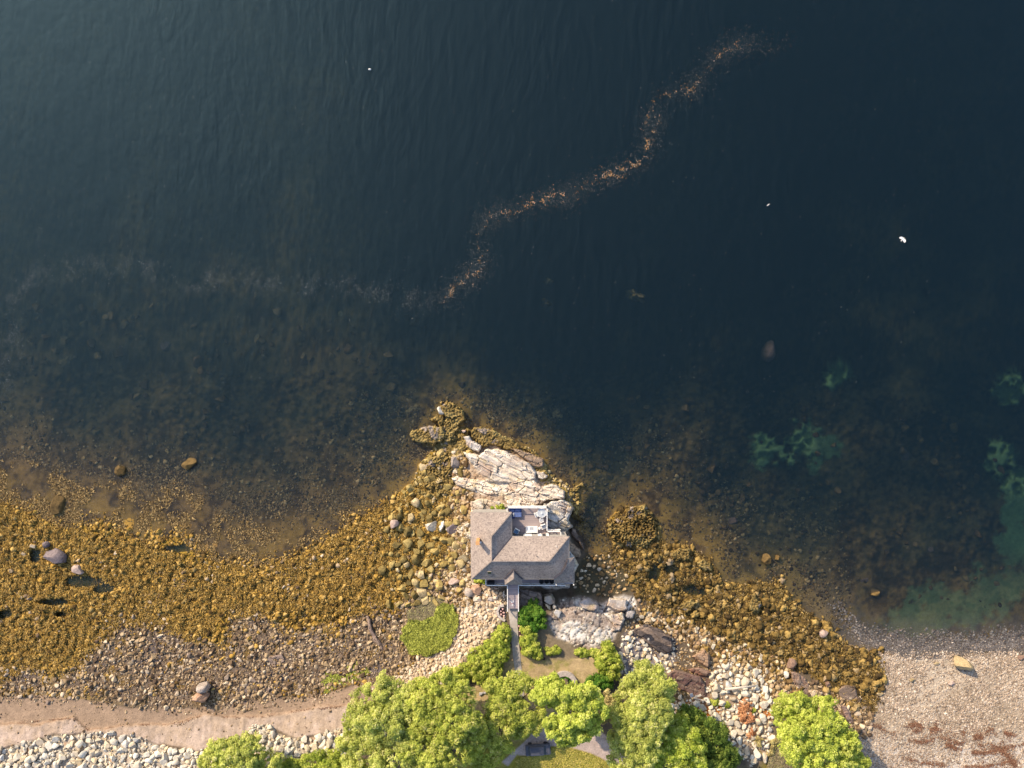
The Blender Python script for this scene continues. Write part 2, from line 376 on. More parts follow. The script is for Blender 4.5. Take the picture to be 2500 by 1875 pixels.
def rbf(x, y):
    sh = x.shape; x = x.ravel(); y = y.ravel(); out = np.empty(len(x))
    for i in range(0, len(x), 20000):
        d = np.hypot(x[i:i + 20000, None] - CPA[None, :, 0], y[i:i + 20000, None] - CPA[None, :, 1]); out[i:i + 20000] = d @ _W + 1.5
    return out.reshape(sh)

# zones in photo pixels
Z_STONE = [(-700,1650),(0,1640),(60,1610),(110,1655),(190,1630),(225,1590),(260,1530),(300,1500),(380,1490),(430,1540),(480,1560),(560,1590),(560,1480),(640,1500),(700,1560),(760,1545),(830,1540),(870,1500),(900,1480),
 (960,1500),(985,1470),(1010,1420),(1055,1400),(1075,1340),(1100,1270),(1110,1215),(1150,1215),(1160,1440),(1100,1500),(1040,1600),(960,1690),(850,1680),(740,1705),(650,1712),(545,1730),(370,1735),(280,1722),(110,1698),(0,1704),(-700,1710)]
Z_SAND = [(-700,1710),(0,1703),(110,1696),(280,1721),(370,1733),(545,1726),(650,1706),(740,1700),(860,1672),(950,1655),(960,1800),(850,1778),(760,1800),(720,1800),(650,1775),(560,1815),(480,1835),(380,1818),(330,1800),(230,1792),(130,1795),(60,1815),(0,1830),(-700,1840)]
Z_RIP = [(-700,1840),(0,1828),(60,1812),(130,1795),(230,1792),(330,1800),(380,1818),(480,1835),(560,1815),(610,1785),(650,1772),(700,1800),(760,1800),(850,1775),(940,1760),(940,1800),(850,1840),(700,1870),(600,1900),(-700,1990)]
Z_CAUSE = [(930,1700),(960,1655),(1005,1625),(1055,1575),(1105,1520),(1125,1470),(1140,1420),(1170,1430),(1225,1445),(1235,1480),(1222,1515),(1185,1560),(1130,1615),(1090,1680),(1050,1720)]
Z_LEDGE = [(1328,1520),(1366,1464),(1416,1457),(1462,1470),(1485,1458),(1549,1453),(1556,1479),(1526,1511),(1503,1560),(1470,1580),(1430,1590),(1358,1560)]
Z_EWHITE = [(1510,1590),(1530,1545),(1560,1530),(1640,1560),(1655,1600),(1630,1640),(1640,1690),(1560,1660),(1510,1640)]
Z_ECOB = [(1610,1480),(1680,1512),(1750,1550),(1830,1585),(1900,1610),(1960,1660),(1960,1720),(1890,1730),(1830,1650),(1740,1620),(1720,1590),(1650,1560),(1610,1540),(1560,1500)]
Z_ERIP = [(1730,1650),(1760,1610),(1850,1630),(1885,1690),(1890,1830),(1830,1870),(1760,1800),(1700,1760),(1620,1730),(1620,1700),(1700,1712),(1730,1720)]
Z_WEED_E = [(1486,1281),(1492,1250),(1520,1236),(1585,1238),(1611,1310),(1678,1336),(1741,1377),(1762,1429),(1909,1423),(1930,1470),(2008,1513),(2045,1563),(2149,1597),(2160,1640),(2150,1680),(2130,1735),(2080,1720),(2030,1680),(1960,1630),(1880,1595),(1800,1562),(1720,1535),(1650,1505),(1600,1480),(1565,1450),(1545,1410),(1515,1380),(1480,1352)]
Z_BEACH = [(2135,1592),(2236,1600),(2352,1598),(2439,1590),(3400,1550),(3400,2100),(2200,2100),(2100,1790),(2110,1740),(2150,1680)]
Z_LAWN = [(1205,1640),(1240,1575),(1262,1590),(1272,1590),(1320,1610),(1455,1602),(1468,1640),(1425,1672),(1430,1760),(1540,1860),(1540,2200),(1100,2200),(1130,1700)]
Z_GRASS2 = [(1880,1850),(1930,1800),(1990,1820),(2000,1930),(1800,1960)]
Z_DRIVE = [(1225,1860),(1262,1828),(1300,1790),(1360,1765),(1450,1775),(1500,1812),(1560,1850),(1560,1900),(1490,1862),(1440,1838),(1385,1822),(1345,1822),(1290,1845),(1262,1842),(1240,1870)]
POOLS = [(205,1420,55,16),(255,1437,38,12),(135,1470,45,10),(12,1500,22,12),(150,1500,16,8),(85,1355,14,18),(430,1340,40,9),(1700,1440,40,18),(1600,1400,18,24),(1640,1390,22,18)]
def pools(x, y):
    m = np.zeros(x.shape)
    for (a, b, rx, ry) in POOLS:
        m = np.maximum(m, 1 - sstep(.6, 1.25, np.hypot((x - a) / rx, (y - b) / ry) + .7 * (fbm(x, y, 22, 91, 3) - .5)))
    return m

def build_ground(x, y):
    """returns height and own colour of the ground at survey position x, y"""
    wx = x + 16 * (fbm(x, y, 40, 1, 4) - .5); wy = y + 16 * (fbm(x, y, 40, 2, 4) - .5)
    sd_ = sdist(wx, wy, SHORE)
    land = np.maximum(rbf(x, y), .04)
    land = land * sstep(0, 20, sd_)
    off = np.maximum(-sd_, 0)
    rough = fbm(x, y, 120, 7, 4)
    left = 1 - sstep(700, 1100, x); right = sstep(1900, 2150, x)
    slow = .78 + .45 * (rough - .5) * 2
    dep = np.interp(off, [0, 12, 60, 150, 260, 420, 700, 1100, 3000], [0, .06, .28, .85, 1.7, 2.9, 4.3, 6, 9]) * slow
    dep = dep * (1 + 1.0 * np.exp(-(((x - 1445) / 40) ** 2 + ((y - 1260) / 75) ** 2)) * 2.2)
    dep = dep * (1 + .45 * sstep(1120, 1250, x) * (1 - sstep(1450, 1560, x)))
    dep = dep * (1 - .25 * right) * (1 + 1.3 * np.exp(-((x - 1190) / 300) ** 4) * sstep(1330, 1130, y))
    dep = dep * (1 - .55 * (1 - sstep(550, 950, x)) * sstep(240, 70, off) - .38 * (1 - sstep(850, 1050, x))) * (1 + .3 * sstep(1250, 1500, x) * (1 - sstep(1950, 2100, x)))
    z = np.where(sd_ > 0, land, -dep)
    # relief
    sand_p = np.zeros(x.shape)
    for (a, b, rx, ry) in [(2045,912,42,34),(1880,1100,50,40),(1970,1090,60,55),(2030,1085,40,40),(2440,1120,45,50),(2480,1230,40,90),(2440,1430,110,50),(2470,950,50,40),(2350,1480,130,60),(2250,1520,120,40),(2490,1330,60,60)]:
        sand_p = np.maximum(sand_p, sstep(.44, .68, fbm(x, y, 34, 81, 6, .68) + .34 * (1 - np.clip(np.hypot((x - a) / rx, (y - b) / ry), 0, 3) ** 1.5)) * (1 - sstep(1.2, 1.9, np.hypot((x - a) / rx, (y - b) / ry))))
    clump = 1 - np.abs(2 * vn(x / 11, y / 11, 21) - 1); clump2 = 1 - np.abs(2 * vn(x / 5.5 + 9, y / 5.5, 22) - 1)
    f1, f2, idr, id2, du, dv = voro(x, y, 17, .3, 1.3, 31)
    lump = np.clip(1 - f1 * 1.25, 0, 1)
    w_st = pm(x, y, Z_STONE, 26, 26, 5, 40); w_sa = pm(x, y, Z_SAND, 3, 6, 6, 30); w_ri = pm(x, y, Z_RIP, 4, 6, 8); w_ca = pm(x, y, Z_CAUSE, 6, 10, 9)
    w_le = pm(x, y, Z_LEDGE, 6, 10, 10); w_ew = pm(x, y, Z_EWHITE, 8, 10, 11); w_ec = pm(x, y, Z_ECOB, 12, 12, 12); w_er = pm(x, y, Z_ERIP, 8, 10, 13)
    w_be = pm(x, y, Z_BEACH, 8, 26, 14); w_la = pm(x, y, Z_LAWN, 3, 3, 15) * (1 - sstep(1900, 1990, y)); w_g2 = pm(x, y, Z_GRASS2, 12, 12, 16); w_dr = pm(x, y, Z_DRIVE, 1.5, 2, 17)
    w_we = pm(x, y, Z_WEED_E, 8, 10, 18)
    w_hr = pm(x, y, [(1128,1130),(1200,1080),(1280,1100),(1340,1170),(1390,1200),(1395,1420),(1340,1440),(1160,1430),(1148,1230),(1110,1180)], 6, 12, 19)
    w_weed = np.where((x < 1130), 1 - np.maximum.reduce([w_st, w_sa, w_ri, w_ca]), 0) * sstep(-2, 3, sd_)
    w_weed = np.maximum(w_weed * (1 - sstep(1100, 1140, x)), w_we * (1 - .9 * np.maximum(w_ec, w_er)))
    w_weed = w_weed * (1 - sstep(1690, 1730, y))
    uw = sstep(4, -20, sd_)
    z = z + w_weed * (.50 * (lump - .45) + .30 * (clump - .5) + .2 * (clump2 - .5)) * sstep(-5, 40, sd_ + 10)
    z = z + (.35 + .45 * w_we) * w_weed * (fbm(x, y, 45, 41, 4) - .5) * 2 * sstep(5, 60, sd_)
    z = z + (1 - sand_p * .9) * uw * (np.clip((dep - .2) / .8, 0, 1) * (.5 * (lump - .5) * fbm(x, y, 150, 43, 2) * 1.6 + .2 * (clump - .5)) + np.clip(dep / .6, .1, 1) * .5 * (fbm(x, y, 26, 45, 5, .6) - .5))
    z = z + w_st * .12 * (clump - .5)
    # bedrock ledge
    g1, g2, gi, gj, gu, gv = voro(x + 4 * fbm(x, y, 18, 3), y, 9, math.radians(25), 1.5, 51)
    h1, h2, hi_, hj, hu, hv = voro(x, y, 30, math.radians(35), 1.6, 52)
    crack = sstep(0, .14, g2 - g1); crack2 = sstep(0, .08, h2 - h1)
    z = z + w_le * (.28 * (gi - .5) + .55 * (hi_ - .5) + .25 * (gj - .5) * gu - .3 * (1 - crack) - .4 * (1 - crack2))
    z = z + w_hr * (.4 * (gi - .5) + .5 * (hi_ - .5) - .25 * (1 - crack))
    # sand scarp and swash ridges
    sc_ = [(-700,1775),(0,1766),(90,1768),(180,1752),(215,1782),(300,1770),(440,1765),(500,1742),(560,1752),(640,1750),(720,1735),(900,1715)]
    yl = np.interp(x, [p[0] for p in sc_], [p[1] for p in sc_]) + 16 * (fbm(x, y * 0, 42, 61, 5, .6) - .5)
    z = z + w_sa * (.30 * sstep(-3, 3, y - yl) + .06 * (fbm(x, y, 30, 63, 3) - .5))
    z = z + w_sa * sstep(0, 5, y - yl) * (.22 * (fbm(x * 2.2, y * .4, 14, 64, 4) - .5) + .25 * (np.abs(fbm(x, y, 26, 67, 4) - .5)))
    z = z + w_ri * .25 * (clump - .5)
    z = z + w_be * .12 * (fbm(x, y, 90, 65, 2) - .5)
    pl = pools(x, y) * np.maximum(w_weed, .0)
    z = z * (1 - pl) + pl * -.35
    # flat garden terraces
    wt = w_la * sstep(1560, 1600, y); z = z * (1 - wt * .8) + wt * .8 * (5.4 + .6 * sstep(1660, 1800, y))
    # --- own colours
    n1 = fbm(x, y, 30, 71, 4); n2 = fbm(x, y, 9, 72, 3); n3 = fbm(x, y, 140, 73, 3)
    C = np.zeros(x.shape + (3,)) + np.array((.12, .095, .07))
    C = mixc(C, mixc(np.zeros(x.shape + (3,)) + np.array((.16, .17, .045)), (.26, .22, .09), sstep(.4, .65, fbm(x, y, 90, 77, 4))), sstep(1860, 1930, y))
    C = mixc(C, (.15, .115, .09), w_st); C = mixc(C, (.18, .12, .045), w_st * sstep(.56, .7, n1) * .8)
    C = mixc(C, (.11, .095, .10), w_st * sstep(.60, .72, fbm(x, y, 55, 74, 4)) * .7)
    weedc = mixc(np.zeros(x.shape + (3,)) + np.array((.34, .225, .065)), (.10, .065, .022), sstep(.38, .66, n2 * .6 + n1 * .4))
    weedc = mixc(weedc, (.24, .16, .06), right[...] * .4)
    weedc = mixc(weedc, (.48, .34, .10), (1 - sstep(200, 700, x)) * sstep(1380, 1560, y) * .45)
    C = C * (1 - w_weed[..., None]) + weedc * w_weed[..., None]
    hrc = mixc(np.zeros(x.shape + (3,)) + np.array((.52, .44, .36)), (.30, .22, .16), gi); hrc = mixc(hrc, (.12, .09, .07), (1 - crack) * .7)
    C = C * (1 - w_hr[..., None]) + hrc * w_hr[..., None]
    C = mixc(C, (.16, .13, .04), pl * .8)
    sandc = mixc(np.zeros(x.shape + (3,)) + np.array((.285, .212, .16)), (.38, .305, .25), sstep(-2, 8, y - yl) * .8)
    sandc = mixc(sandc, (.18, .115, .08), np.exp(-((y - yl) / 1.6) ** 2) * .8 * sstep(.35, .6, n2))
    sandc = mixc(sandc, (.44, .36, .32), sstep(.5, .7, n1) * sstep(0, 15, y - yl) * .6)
    C = C * (1 - w_sa[..., None]) + sandc * w_sa[..., None]
    C = mixc(C, (.42, .37, .31), w_ri); C = mixc(C, (.45, .36, .27), w_ca); C = mixc(C, (.30, .15, .07), w_ri * sstep(.66, .74, n1) * .6)
    led = np.zeros(x.shape + (3,)) + np.array((.55, .52, .49))
    led = mixc(led, (.80, .78, .75), gi * .95); led = mixc(led, (.27, .205, .17), sstep(.42, .62, fbm(x, y, 34, 75, 4)) * .85)
    led = mixc(led, (.40, .36, .33), (h1 * 0 + hj) * .5)
    led = mixc(led, (.10, .075, .07), np.maximum((1 - crack) * .75, (1 - crack2) * .85))
    C = C * (1 - w_le[..., None]) + led * w_le[..., None]
    C = mixc(C, (.22, .20, .21), w_ew); C = mixc(C, (.24, .18, .13), w_ec); C = mixc(C, (.33, .26, .20), w_er)
    C = mixc(C, (.40, .17, .065), w_er * sstep(.5, .62, fbm(x, y, 60, 76, 3)) * sstep(1690, 1730, y))
    purple = pm(x, y, [(1655,1650),(1700,1640),(1735,1660),(1728,1715),(1690,1705),(1640,1690)], 6, 8); C = mixc(C, (.13, .075, .07), purple * .8)
    brn = pm(x, y, [(1630,1655),(1690,1660),(1700,1700),(1640,1710)], 8, 8); C = mixc(C, (.12, .10, .05), brn * .7)
    dk = pm(x, y, [(1560,1510),(1585,1500),(1640,1530),(1655,1575),(1650,1600),(1610,1600),(1575,1560),(1550,1530)], 5, 8); C = mixc(C, (.045, .042, .05), dk)
    bc = mixc(np.zeros(x.shape + (3,)) + np.array((.32, .26, .20)), (.44, .375, .305), sstep(.35, .65, n3)); bc = mixc(bc, (.50, .45, .40), sstep(1760, 1840, y))
    C = C * (1 - w_be[..., None]) + bc * w_be[..., None]
    lawn = mixc(np.zeros(x.shape + (3,)) + np.array((.44, .34, .21)), (.25, .24, .08), sstep(.45, .72, n2 * .5 + n1 * .5) * .7)
    lawn = mixc(lawn, (.27, .24, .04), sstep(1780, 1830, y) * .75)
    C = C * (1 - w_la[..., None]) + lawn * w_la[..., None]
    C = mixc(C, (.19, .17, .05), w_g2)
    C = mixc(C, (.21, .17, .12), pm(x, y, [(1266,1560),(1310,1480),(1340,1520),(1350,1560),(1470,1590),(1460,1606),(1320,1612),(1275,1600)], 4, 6) * .9)
    C = mixc(C, (.47, .385, .35), w_dr)
    cove = pm(x, y, [(1395,1410),(1430,1345),(1530,1345),(1560,1440),(1480,1458),(1400,1455)], 6, 8); C = mixc(C, (.055, .05, .03), cove * .8)
    # under water: weed, then sand patches
    sub = mixc(np.zeros(x.shape + (3,)) + np.array((.27, .175, .08)), (.08, .052, .027), sstep(.35, .65, n2 * .5 + fbm(x, y, 45, 78, 4) * .5))
    sub = mixc(sub, (.52, .33, .11), sstep(140, 0, off) * sstep(.4, .6, n1) * .7)
    gp = sstep(.55, .66, fbm(x, y, 120, 79, 4)); 
    sub = mixc(sub, (.30, .44, .20), sand_p * .9 * (1 - .55 * sstep(1330, 1420, y)))
    sub = mixc(sub, (.22, .20, .10), gp * .25 * (x > 1500) + .12 * gp * (x < 1100) * sstep(150, 300, off))
    pebb = right * sstep(130, 20, off); sub = mixc(sub, (.30, .24, .19), pebb * .8 * sstep(.3, .6, n2 + .1))
    sand_p = sand_p * (.35 + .65 * sstep(.38, .6, fbm(x, y, 16, 83, 4)))
    z = np.where(sand_p > 0, z * (1 - sand_p * .62 * sstep(-1.2, -2.2, z)), z)
    dry = sstep(-1, 1.5, sd_)
    C = C * dry[..., None] + sub * (1 - dry[..., None])
    return z, C

def axis(a, b, step, far):
    core = np.arange(a, b + .1, step); lo = a - far[::-1]; hi = b + far; return np.concatenate([lo, core, hi])
far = np.array([15, 40, 80, 160, 320, 700, 1500, 4000, 9000.])
gx = axis(-40, 2540, 3.2, far)
gy = np.concatenate([-np.array([9000, 4000, 1500, 700, 320, 160, 80, 40.]) , np.arange(0, 900, 12), np.arange(905, 1935, 3.2), 1940 + far])
GXX, GYY = np.meshgrid(gx, gy)
GZ, GC = build_ground(GXX, GYY)
GZ = np.clip(GZ, -9, 9)
wxx, wyy = PX(GXX, GYY, GZ)
nx, ny = len(gx), len(gy)
Vg = np.stack([wxx, wyy, GZ], -1).reshape(-1, 3)
ii = np.arange(nx * ny).reshape(ny, nx)
Fg = np.stack([ii[1:, :-1], ii[1:, 1:], ii[:-1, 1:], ii[:-1, :-1]], -1).reshape(-1, 4)
g = mk('ground', Vg, Fg, M['ground'], colr=GC.reshape(-1, 3)); tag(g, kind='structure')
def zat(px, py):
    px = np.asarray(px, float); py = np.asarray(py, float)
    i = np.clip(np.searchsorted(gx, px) - 1, 0, nx - 2); j = np.clip(np.searchsorted(gy, py) - 1, 0, ny - 2)
    fx = np.clip((px - gx[i]) / (gx[i + 1] - gx[i]), 0, 1); fy = np.clip((py - gy[j]) / (gy[j + 1] - gy[j]), 0, 1)
    return (GZ[j, i] * (1 - fx) + GZ[j, i + 1] * fx) * (1 - fy) + (GZ[j + 1, i] * (1 - fx) + GZ[j + 1, i + 1] * fx) * fy
def z1(px, py): return float(zat([px], [py])[0])

# ------------------------------------------------------------------ stones
def ico(sub):
    bm = bmesh.new(); bmesh.ops.create_icosphere(bm, subdivisions=sub, radius=1)
    v = np.array([x.co[:] for x in bm.verts]); f = np.array([[q.index for q in p.verts] for p in bm.faces]); bm.free(); return v, f
ICO = {k: ico(k) for k in (1, 2, 3, 4, 5)}
def rockV(sub, seed, planes=9, lo=.5, hi=.9, rough=.05):
    r = np.random.RandomState(seed); v, f = ICO[sub]; v = v.copy()
    for _ in range(planes):
        n = r.normal(size=3); n /= np.linalg.norm(n); d = r.uniform(lo, hi); s = v @ n; o = s > d
        v[o] -= (s[o] - d)[:, None] * n
    if rough:
        v *= (1 + rough * 2 * (fbm(v[:, 0] * 3 + seed, v[:, 1] * 3 + v[:, 2] * 2.3, 1.0, seed, 3) - .5))[:, None]
    ext = np.abs(v).max(0); v /= ext
    return v, f
def weedV(sub, seed, amp=.6):
    r = np.random.RandomState(seed); v, f = ICO[sub]
    n = fbm(v[:, 0] * 2.2 + seed * 3.1, v[:, 1] * 2.2 + v[:, 2] * 1.9 + seed, 1.0, seed, 3)
    n2 = np.abs(fbm(v[:, 0] * 5 + seed, v[:, 1] * 5 - v[:, 2] * 4, 1.0, seed + 3, 2) * 2 - 1)
    w = v * (1 + amp * 2 * (n - .5) - .4 * n2)[:, None]; return w / np.abs(w).max(0), f
def rots(n, r, tilt=.4):
    a = r.uniform(0, 2 * math.pi, n); tx = r.normal(0, tilt, n); ty = r.normal(0, tilt, n)
    ca, sa = np.cos(a), np.sin(a); R = np.zeros((n, 3, 3)); R[:, 0, 0] = ca; R[:, 0, 1] = -sa; R[:, 1, 0] = sa; R[:, 1, 1] = ca; R[:, 2, 2] = 1
    cx, sx = np.cos(tx), np.sin(tx); Rx = np.zeros((n, 3, 3)); Rx[:, 0, 0] = 1; Rx[:, 1, 1] = cx; Rx[:, 1, 2] = -sx; Rx[:, 2, 1] = sx; Rx[:, 2, 2] = cx
    cy, sy = np.cos(ty), np.sin(ty); Ry = np.zeros((n, 3, 3)); Ry[:, 1, 1] = 1; Ry[:, 0, 0] = cy; Ry[:, 0, 2] = sy; Ry[:, 2, 0] = -sy; Ry[:, 2, 2] = cy
    return R @ Rx @ Ry
def merged(name, protos, idx, loc, scl, rot, rnd, mat, smooth=False):
    Vs, Fs, Rs = [], [], []; off = 0
    for k, (pv, pf) in enumerate(protos):
        m = np.where(idx == k)[0]
        if not len(m): continue
        v = pv[None] * scl[m][:, None, :]; v = np.einsum('nij,nkj->nki', rot[m], v) + loc[m][:, None, :]
        Vs.append(v.reshape(-1, 3)); n = len(m); nv = len(pv)
        Fs.append((pf[None] + (np.arange(n) * nv)[:, None, None]).reshape(-1, 3) + off); off += n * nv
        Rs.append(np.repeat(rnd[m], nv))
    return mk(name, np.concatenate(Vs), np.concatenate(Fs), mat, attrs={'rnd': np.concatenate(Rs)}, smooth=smooth)
def sample(n, box, wfun, seed):
    r = np.random.RandomState(seed); xs = []; ys = []; c = 0
    while c < n:
        x = r.uniform(box[0], box[2], n * 3); y = r.uniform(box[1], box[3], n * 3); w = wfun(x, y); m = r.uniform(0, 1, n * 3) < w
        xs.append(x[m]); ys.append(y[m]); c += m.sum()
        if m.sum() == 0: break
    return np.concatenate(xs)[:n], np.concatenate(ys)[:n]
def sizes(n, lo, hi, p, r):  # power law, pixels (radius)
    u = r.uniform(0, 1, n); a = 1 - p
    return (lo ** a + u * (hi ** a - lo ** a)) ** (1 / a)
def scatter(n, box, wfun, lo, hi, p, mat, seed, kind='rock', flat=(.45, .8), nind=0, iname='', labf=None, icat='', igroup='', sname='', sink=.35, dmin=0, protos=None, tilt=.35, slabel=None, cap=None):
    """scattered stones: the nind largest are objects of their own, the rest one 'stuff' object"""
    r = np.random.RandomState(seed); x, y = sample(n, box, wfun, seed); n = len(x)
    s = sizes(n, lo, hi, p, r)
    order = np.argsort(-s); x, y, s = x[order], y[order], s[order]
    if dmin:  # keep the big ones apart
        keep = np.ones(n, bool); nb = min(n, 1500)
        for i in range(1, nb):
            d = np.hypot(x[:i] - x[i], y[:i] - y[i])[keep[:i]]
            if len(d) and (d < dmin * (s[:i][keep[:i]] + s[i])).any(): keep[i] = False
        x, y, s = x[keep], y[keep], s[keep]; n = len(x)
    z = zat(x, y); k = mpp(z); asp = r.uniform(.62 if kind == 'rock' else .42, 1.0, n); fl = r.uniform(flat[0], flat[1], n)
    sc = np.stack([s * k, s * k * asp, s * k * fl * np.sqrt(asp)], -1)
    zc = z + sc[:, 2] * (1 - 2 * sink)
    if cap is not None: zc = np.minimum(zc, cap - sc[:, 2] * .95)
    X, Y = PX(x, y, zc); loc = np.stack([X, Y, zc], -1)
    R = rots(n, r, tilt); rnd = r.uniform(0, 1, n)
    nind = min(nind, n)
    if nind:
        meshes = []
        for q in range(7):
            v, f = (rockV(3, seed + q * 7, 10, .42, .84, .03) if kind == 'rock' else weedV(3, seed + q * 7))
            t = mk('tmp', v, f, mat, smooth=kind != 'rock'); meshes.append(t.data); bpy.data.objects.remove(t)
        for i in range(nind):
            o = bpy.data.objects.new(iname, meshes[i % 7]); COL.objects.link(o)
            o.matrix_world = Matrix.Translation(loc[i]) @ Matrix(R[i].tolist()).to_4x4() @ Matrix.Diagonal((*sc[i], 1))
            tag(o, labf(x[i], y[i], s[i], asp[i]), icat, igroup)
    if n > nind:
        pr = protos or ([rockV(3 if n < 3200 else 2, seed + 100 + q, 10, .42, .84, .03) for q in range(14)] if kind == 'rock' else [weedV(2, seed + 100 + q) for q in range(14)])
        m = slice(nind, n)
        o = merged(sname, pr, r.randint(0, len(pr), n - nind), loc[m], sc[m], R[m], rnd[m], mat, kind == 'weed'); tag(o, slabel, kind='stuff')
        if slabel: o['category'] = sname.replace('_', ' ')
PEB = [rockV(1, 900 + q, 4, .6, .95, 0) for q in range(6)]
def size_word(s, a, b): return 'large' if s > b else ('medium' if s > a else 'small')
def third(v, a, b, names): return names[0] if v < a else (names[1] if v < b else names[2])

LMK = [('the purplish slab', 132, 1350), ('the green tide pool', 225, 1430), ('the left photo border', 10, 1480), ('the boulder pair', 495, 1690), ('the grassy mound', 1045, 1540), ('the bedrock rib', 925, 1560),
 ('the flat bedrock patch', 655, 1605), ('the left roof corner', 1150, 1400), ('the chimney wall', 1130, 1320), ('the left bay', 640, 1400), ('the middle of the flats', 400, 1470), ('the weedy point', 1040, 1040), ('the big cream slab', 1150, 1130),
 ('the path', 1240, 1560), ('the left hedge', 1190, 1600), ('the pale bushy tree', 590, 1840), ('the big left tree', 880, 1760), ('the golden knob', 1545, 1290), ('the cove', 1470, 1400), ('the dark wet ledge', 1610, 1565), ('the pale ledge', 1450, 1520),
 ('the right bay', 1850, 1440), ('the brown oval boulder', 1932, 1621), ('the pebble beach edge', 2130, 1640), ('the orange cracked ledge', 1710, 1620), ('the maroon ledge', 1690, 1690), ('the driftwood log', 1808, 1678), ('the rusty brush', 1822, 1745),
 ('the dark green tree', 1740, 1800), ('the bright right tree', 1920, 1740), ('the stony bank', 300, 1600), ('the white bank corner', 60, 1840), ('the tide line', 330, 1780), ('the weedy right shore', 1760, 1480)]
DIRS = ['right', 'upper right', 'above', 'upper left', 'left', 'lower left', 'below', 'lower right']
def lab(kind, thr):
    def f(x, y, s, asp=.8):
        d = [(math.hypot(x - a, y - b), n, a, b) for n, a, b in LMK]; d, n, a, b = min(d)
        dr = DIRS[int(round(math.atan2(b - y, x - a) / (math.pi / 4))) % 8]; dr = {'above': 'above', 'below': 'below'}.get(dr, dr + ' of')
        sz = 'small' if s < thr[0] else ('medium' if s < thr[1] else 'large'); sh = 'narrow' if asp < .72 else ('oval' if asp < .87 else 'round')
        ds = 'beside' if d < 28 else ('close' if d < 60 else ('some way' if d < 100 else 'far'))
        return f"{sz} {sh} {kind}, " + (f"beside {n}, {dr.replace(' of', '')} side" if ds == 'beside' else f"{ds} {dr} {n}")
    return f
def W(poly, soft=6, warp=10, seed=3, wl=28): return lambda x, y: pm(x, y, poly, soft, warp, seed, wl)
shore_sd = lambda x, y: sdist(x + 16 * (fbm(x, y, 40, 1, 4) - .5), y + 16 * (fbm(x, y, 40, 2, 4) - .5), SHORE)
def w_leftweed(x, y):
    m = 1 - np.maximum.reduce([.93 * pm(x, y, Z_STONE, 34, 26, 5, 40), pm(x, y, Z_SAND), pm(x, y, Z_RIP), pm(x, y, Z_CAUSE)])
    return m * (x < 1125) * sstep(-34, 8, shore_sd(x, y)) * (1 - .9 * pools(x, y))
def w_eastweed(x, y): return pm(x, y, Z_WEED_E, 16, 34, 18, 34) * sstep(-26, 4, shore_sd(x, y)) * (1 - .75 * np.maximum(pm(x, y, Z_ECOB, 16, 16, 12), 0)) * (1 - .9 * pools(x, y))
not_house = lambda x, y: ~((x > 1140) & (x < 1410) & (y > 1235) & (y < 1435))

# left flats: rockweed heaps
scatter(19000, (-40, 1200, 1120, 1700), w_leftweed, 1.6, 8.6, 2.9, M['seaweed'], 11, 'weed', (.45, .75), 240, 'seaweed_covered_rock',
        lab('golden brown rockweed heap', (5.2, 6.6)),
        'seaweed covered rock', 'rockweed heaps on the left flats', 'rockweed_mat', slabel='golden brown rockweed carpet over the tidal flats left of the house')
# rocks showing grey-pink in the left weed
scatter(420, (-40, 1290, 1120, 1700), lambda x, y: w_leftweed(x, y) * sstep(.45, .6, fbm(x, y, 60, 88, 3)), 2.5, 7, 2.2, M['beachstone'], 12, 'rock', (.5, .8), 60, 'grey_stone',
        lab('bare greyish stone', (5, 6)),
        'stone', 'bare stones among the left rockweed', 'small_stones', sink=.25)
# stones below the left weed
scatter(13000, (-40, 1400, 1170, 1745), lambda x, y: pm(x, y, Z_STONE, 24, 26, 5, 40), 1.4, 8.6, 2.9, M['beachstone'], 13, 'rock', (.45, .8), 240, 'beach_stone',
        lab('brown grey beach stone', (5, 6.5)),
        'stone', 'brown grey stones on the left beach', 'beach_shingle', sink=.3, dmin=.5, slabel='brown and grey shingle between the rockweed and the sand strip')
# yellow weed-stained stones along the peninsula
scatter(650, (930, 1080, 1150, 1480), lambda x, y: sstep(4, 12, shore_sd(x, y)) * sstep(1148, 1110, x) * sstep(880, 1010, x + (1400 - y) * .3 * 0 + 0) * not_house(x, y), 3, 14, 1.7, M['seaweed_olive'], 14, 'rock', (.6, .9), 150, 'olive_boulder',
        lab('olive yellow boulder', (7, 9)),
        'boulder', 'olive boulders on the west side of the house rock', 'olive_stones', sink=.25, dmin=.55)
scatter(700, (1060, 1230, 1180, 1480), lambda x, y: pm(x, y, [(1080,1250),(1150,1215),(1160,1420),(1180,1450),(1110,1500),(1090,1440),(1110,1340)], 8, 8), 2.5, 8, 2.2, M['tanstone'], 15, 'rock', (.5, .8), 60, 'tan_stone',
        lab('tan angular stone', (5.5, 7)),
        'stone', 'tan stones west of the house', 'tan_rubble', sink=.25)
Z_FR = [(1040,1080),(1060,1000),(1090,985),(1130,1010),(1160,1040),(1240,1060),(1320,1095),(1350,1150),(1410,1185),(1420,1230),(1410,1300),(1395,1250),(1380,1200),(1330,1180),(1280,1110),(1200,1080),(1130,1110),(1110,1160),(1100,1240),(1050,1260),(1010,1180)]
scatter(1500, (1000, 970, 1440, 1320), lambda x, y: pm(x, y, Z_FR, 6, 6) * sstep(-2, 4, shore_sd(x, y)), 2.2, 8, 2.4, M['seaweed_olive'], 27, 'weed', (.5, .8), 0, '', None, '', '', 'olive_weed_fringe', slabel='olive weed fringe around the house rock', sink=.3)
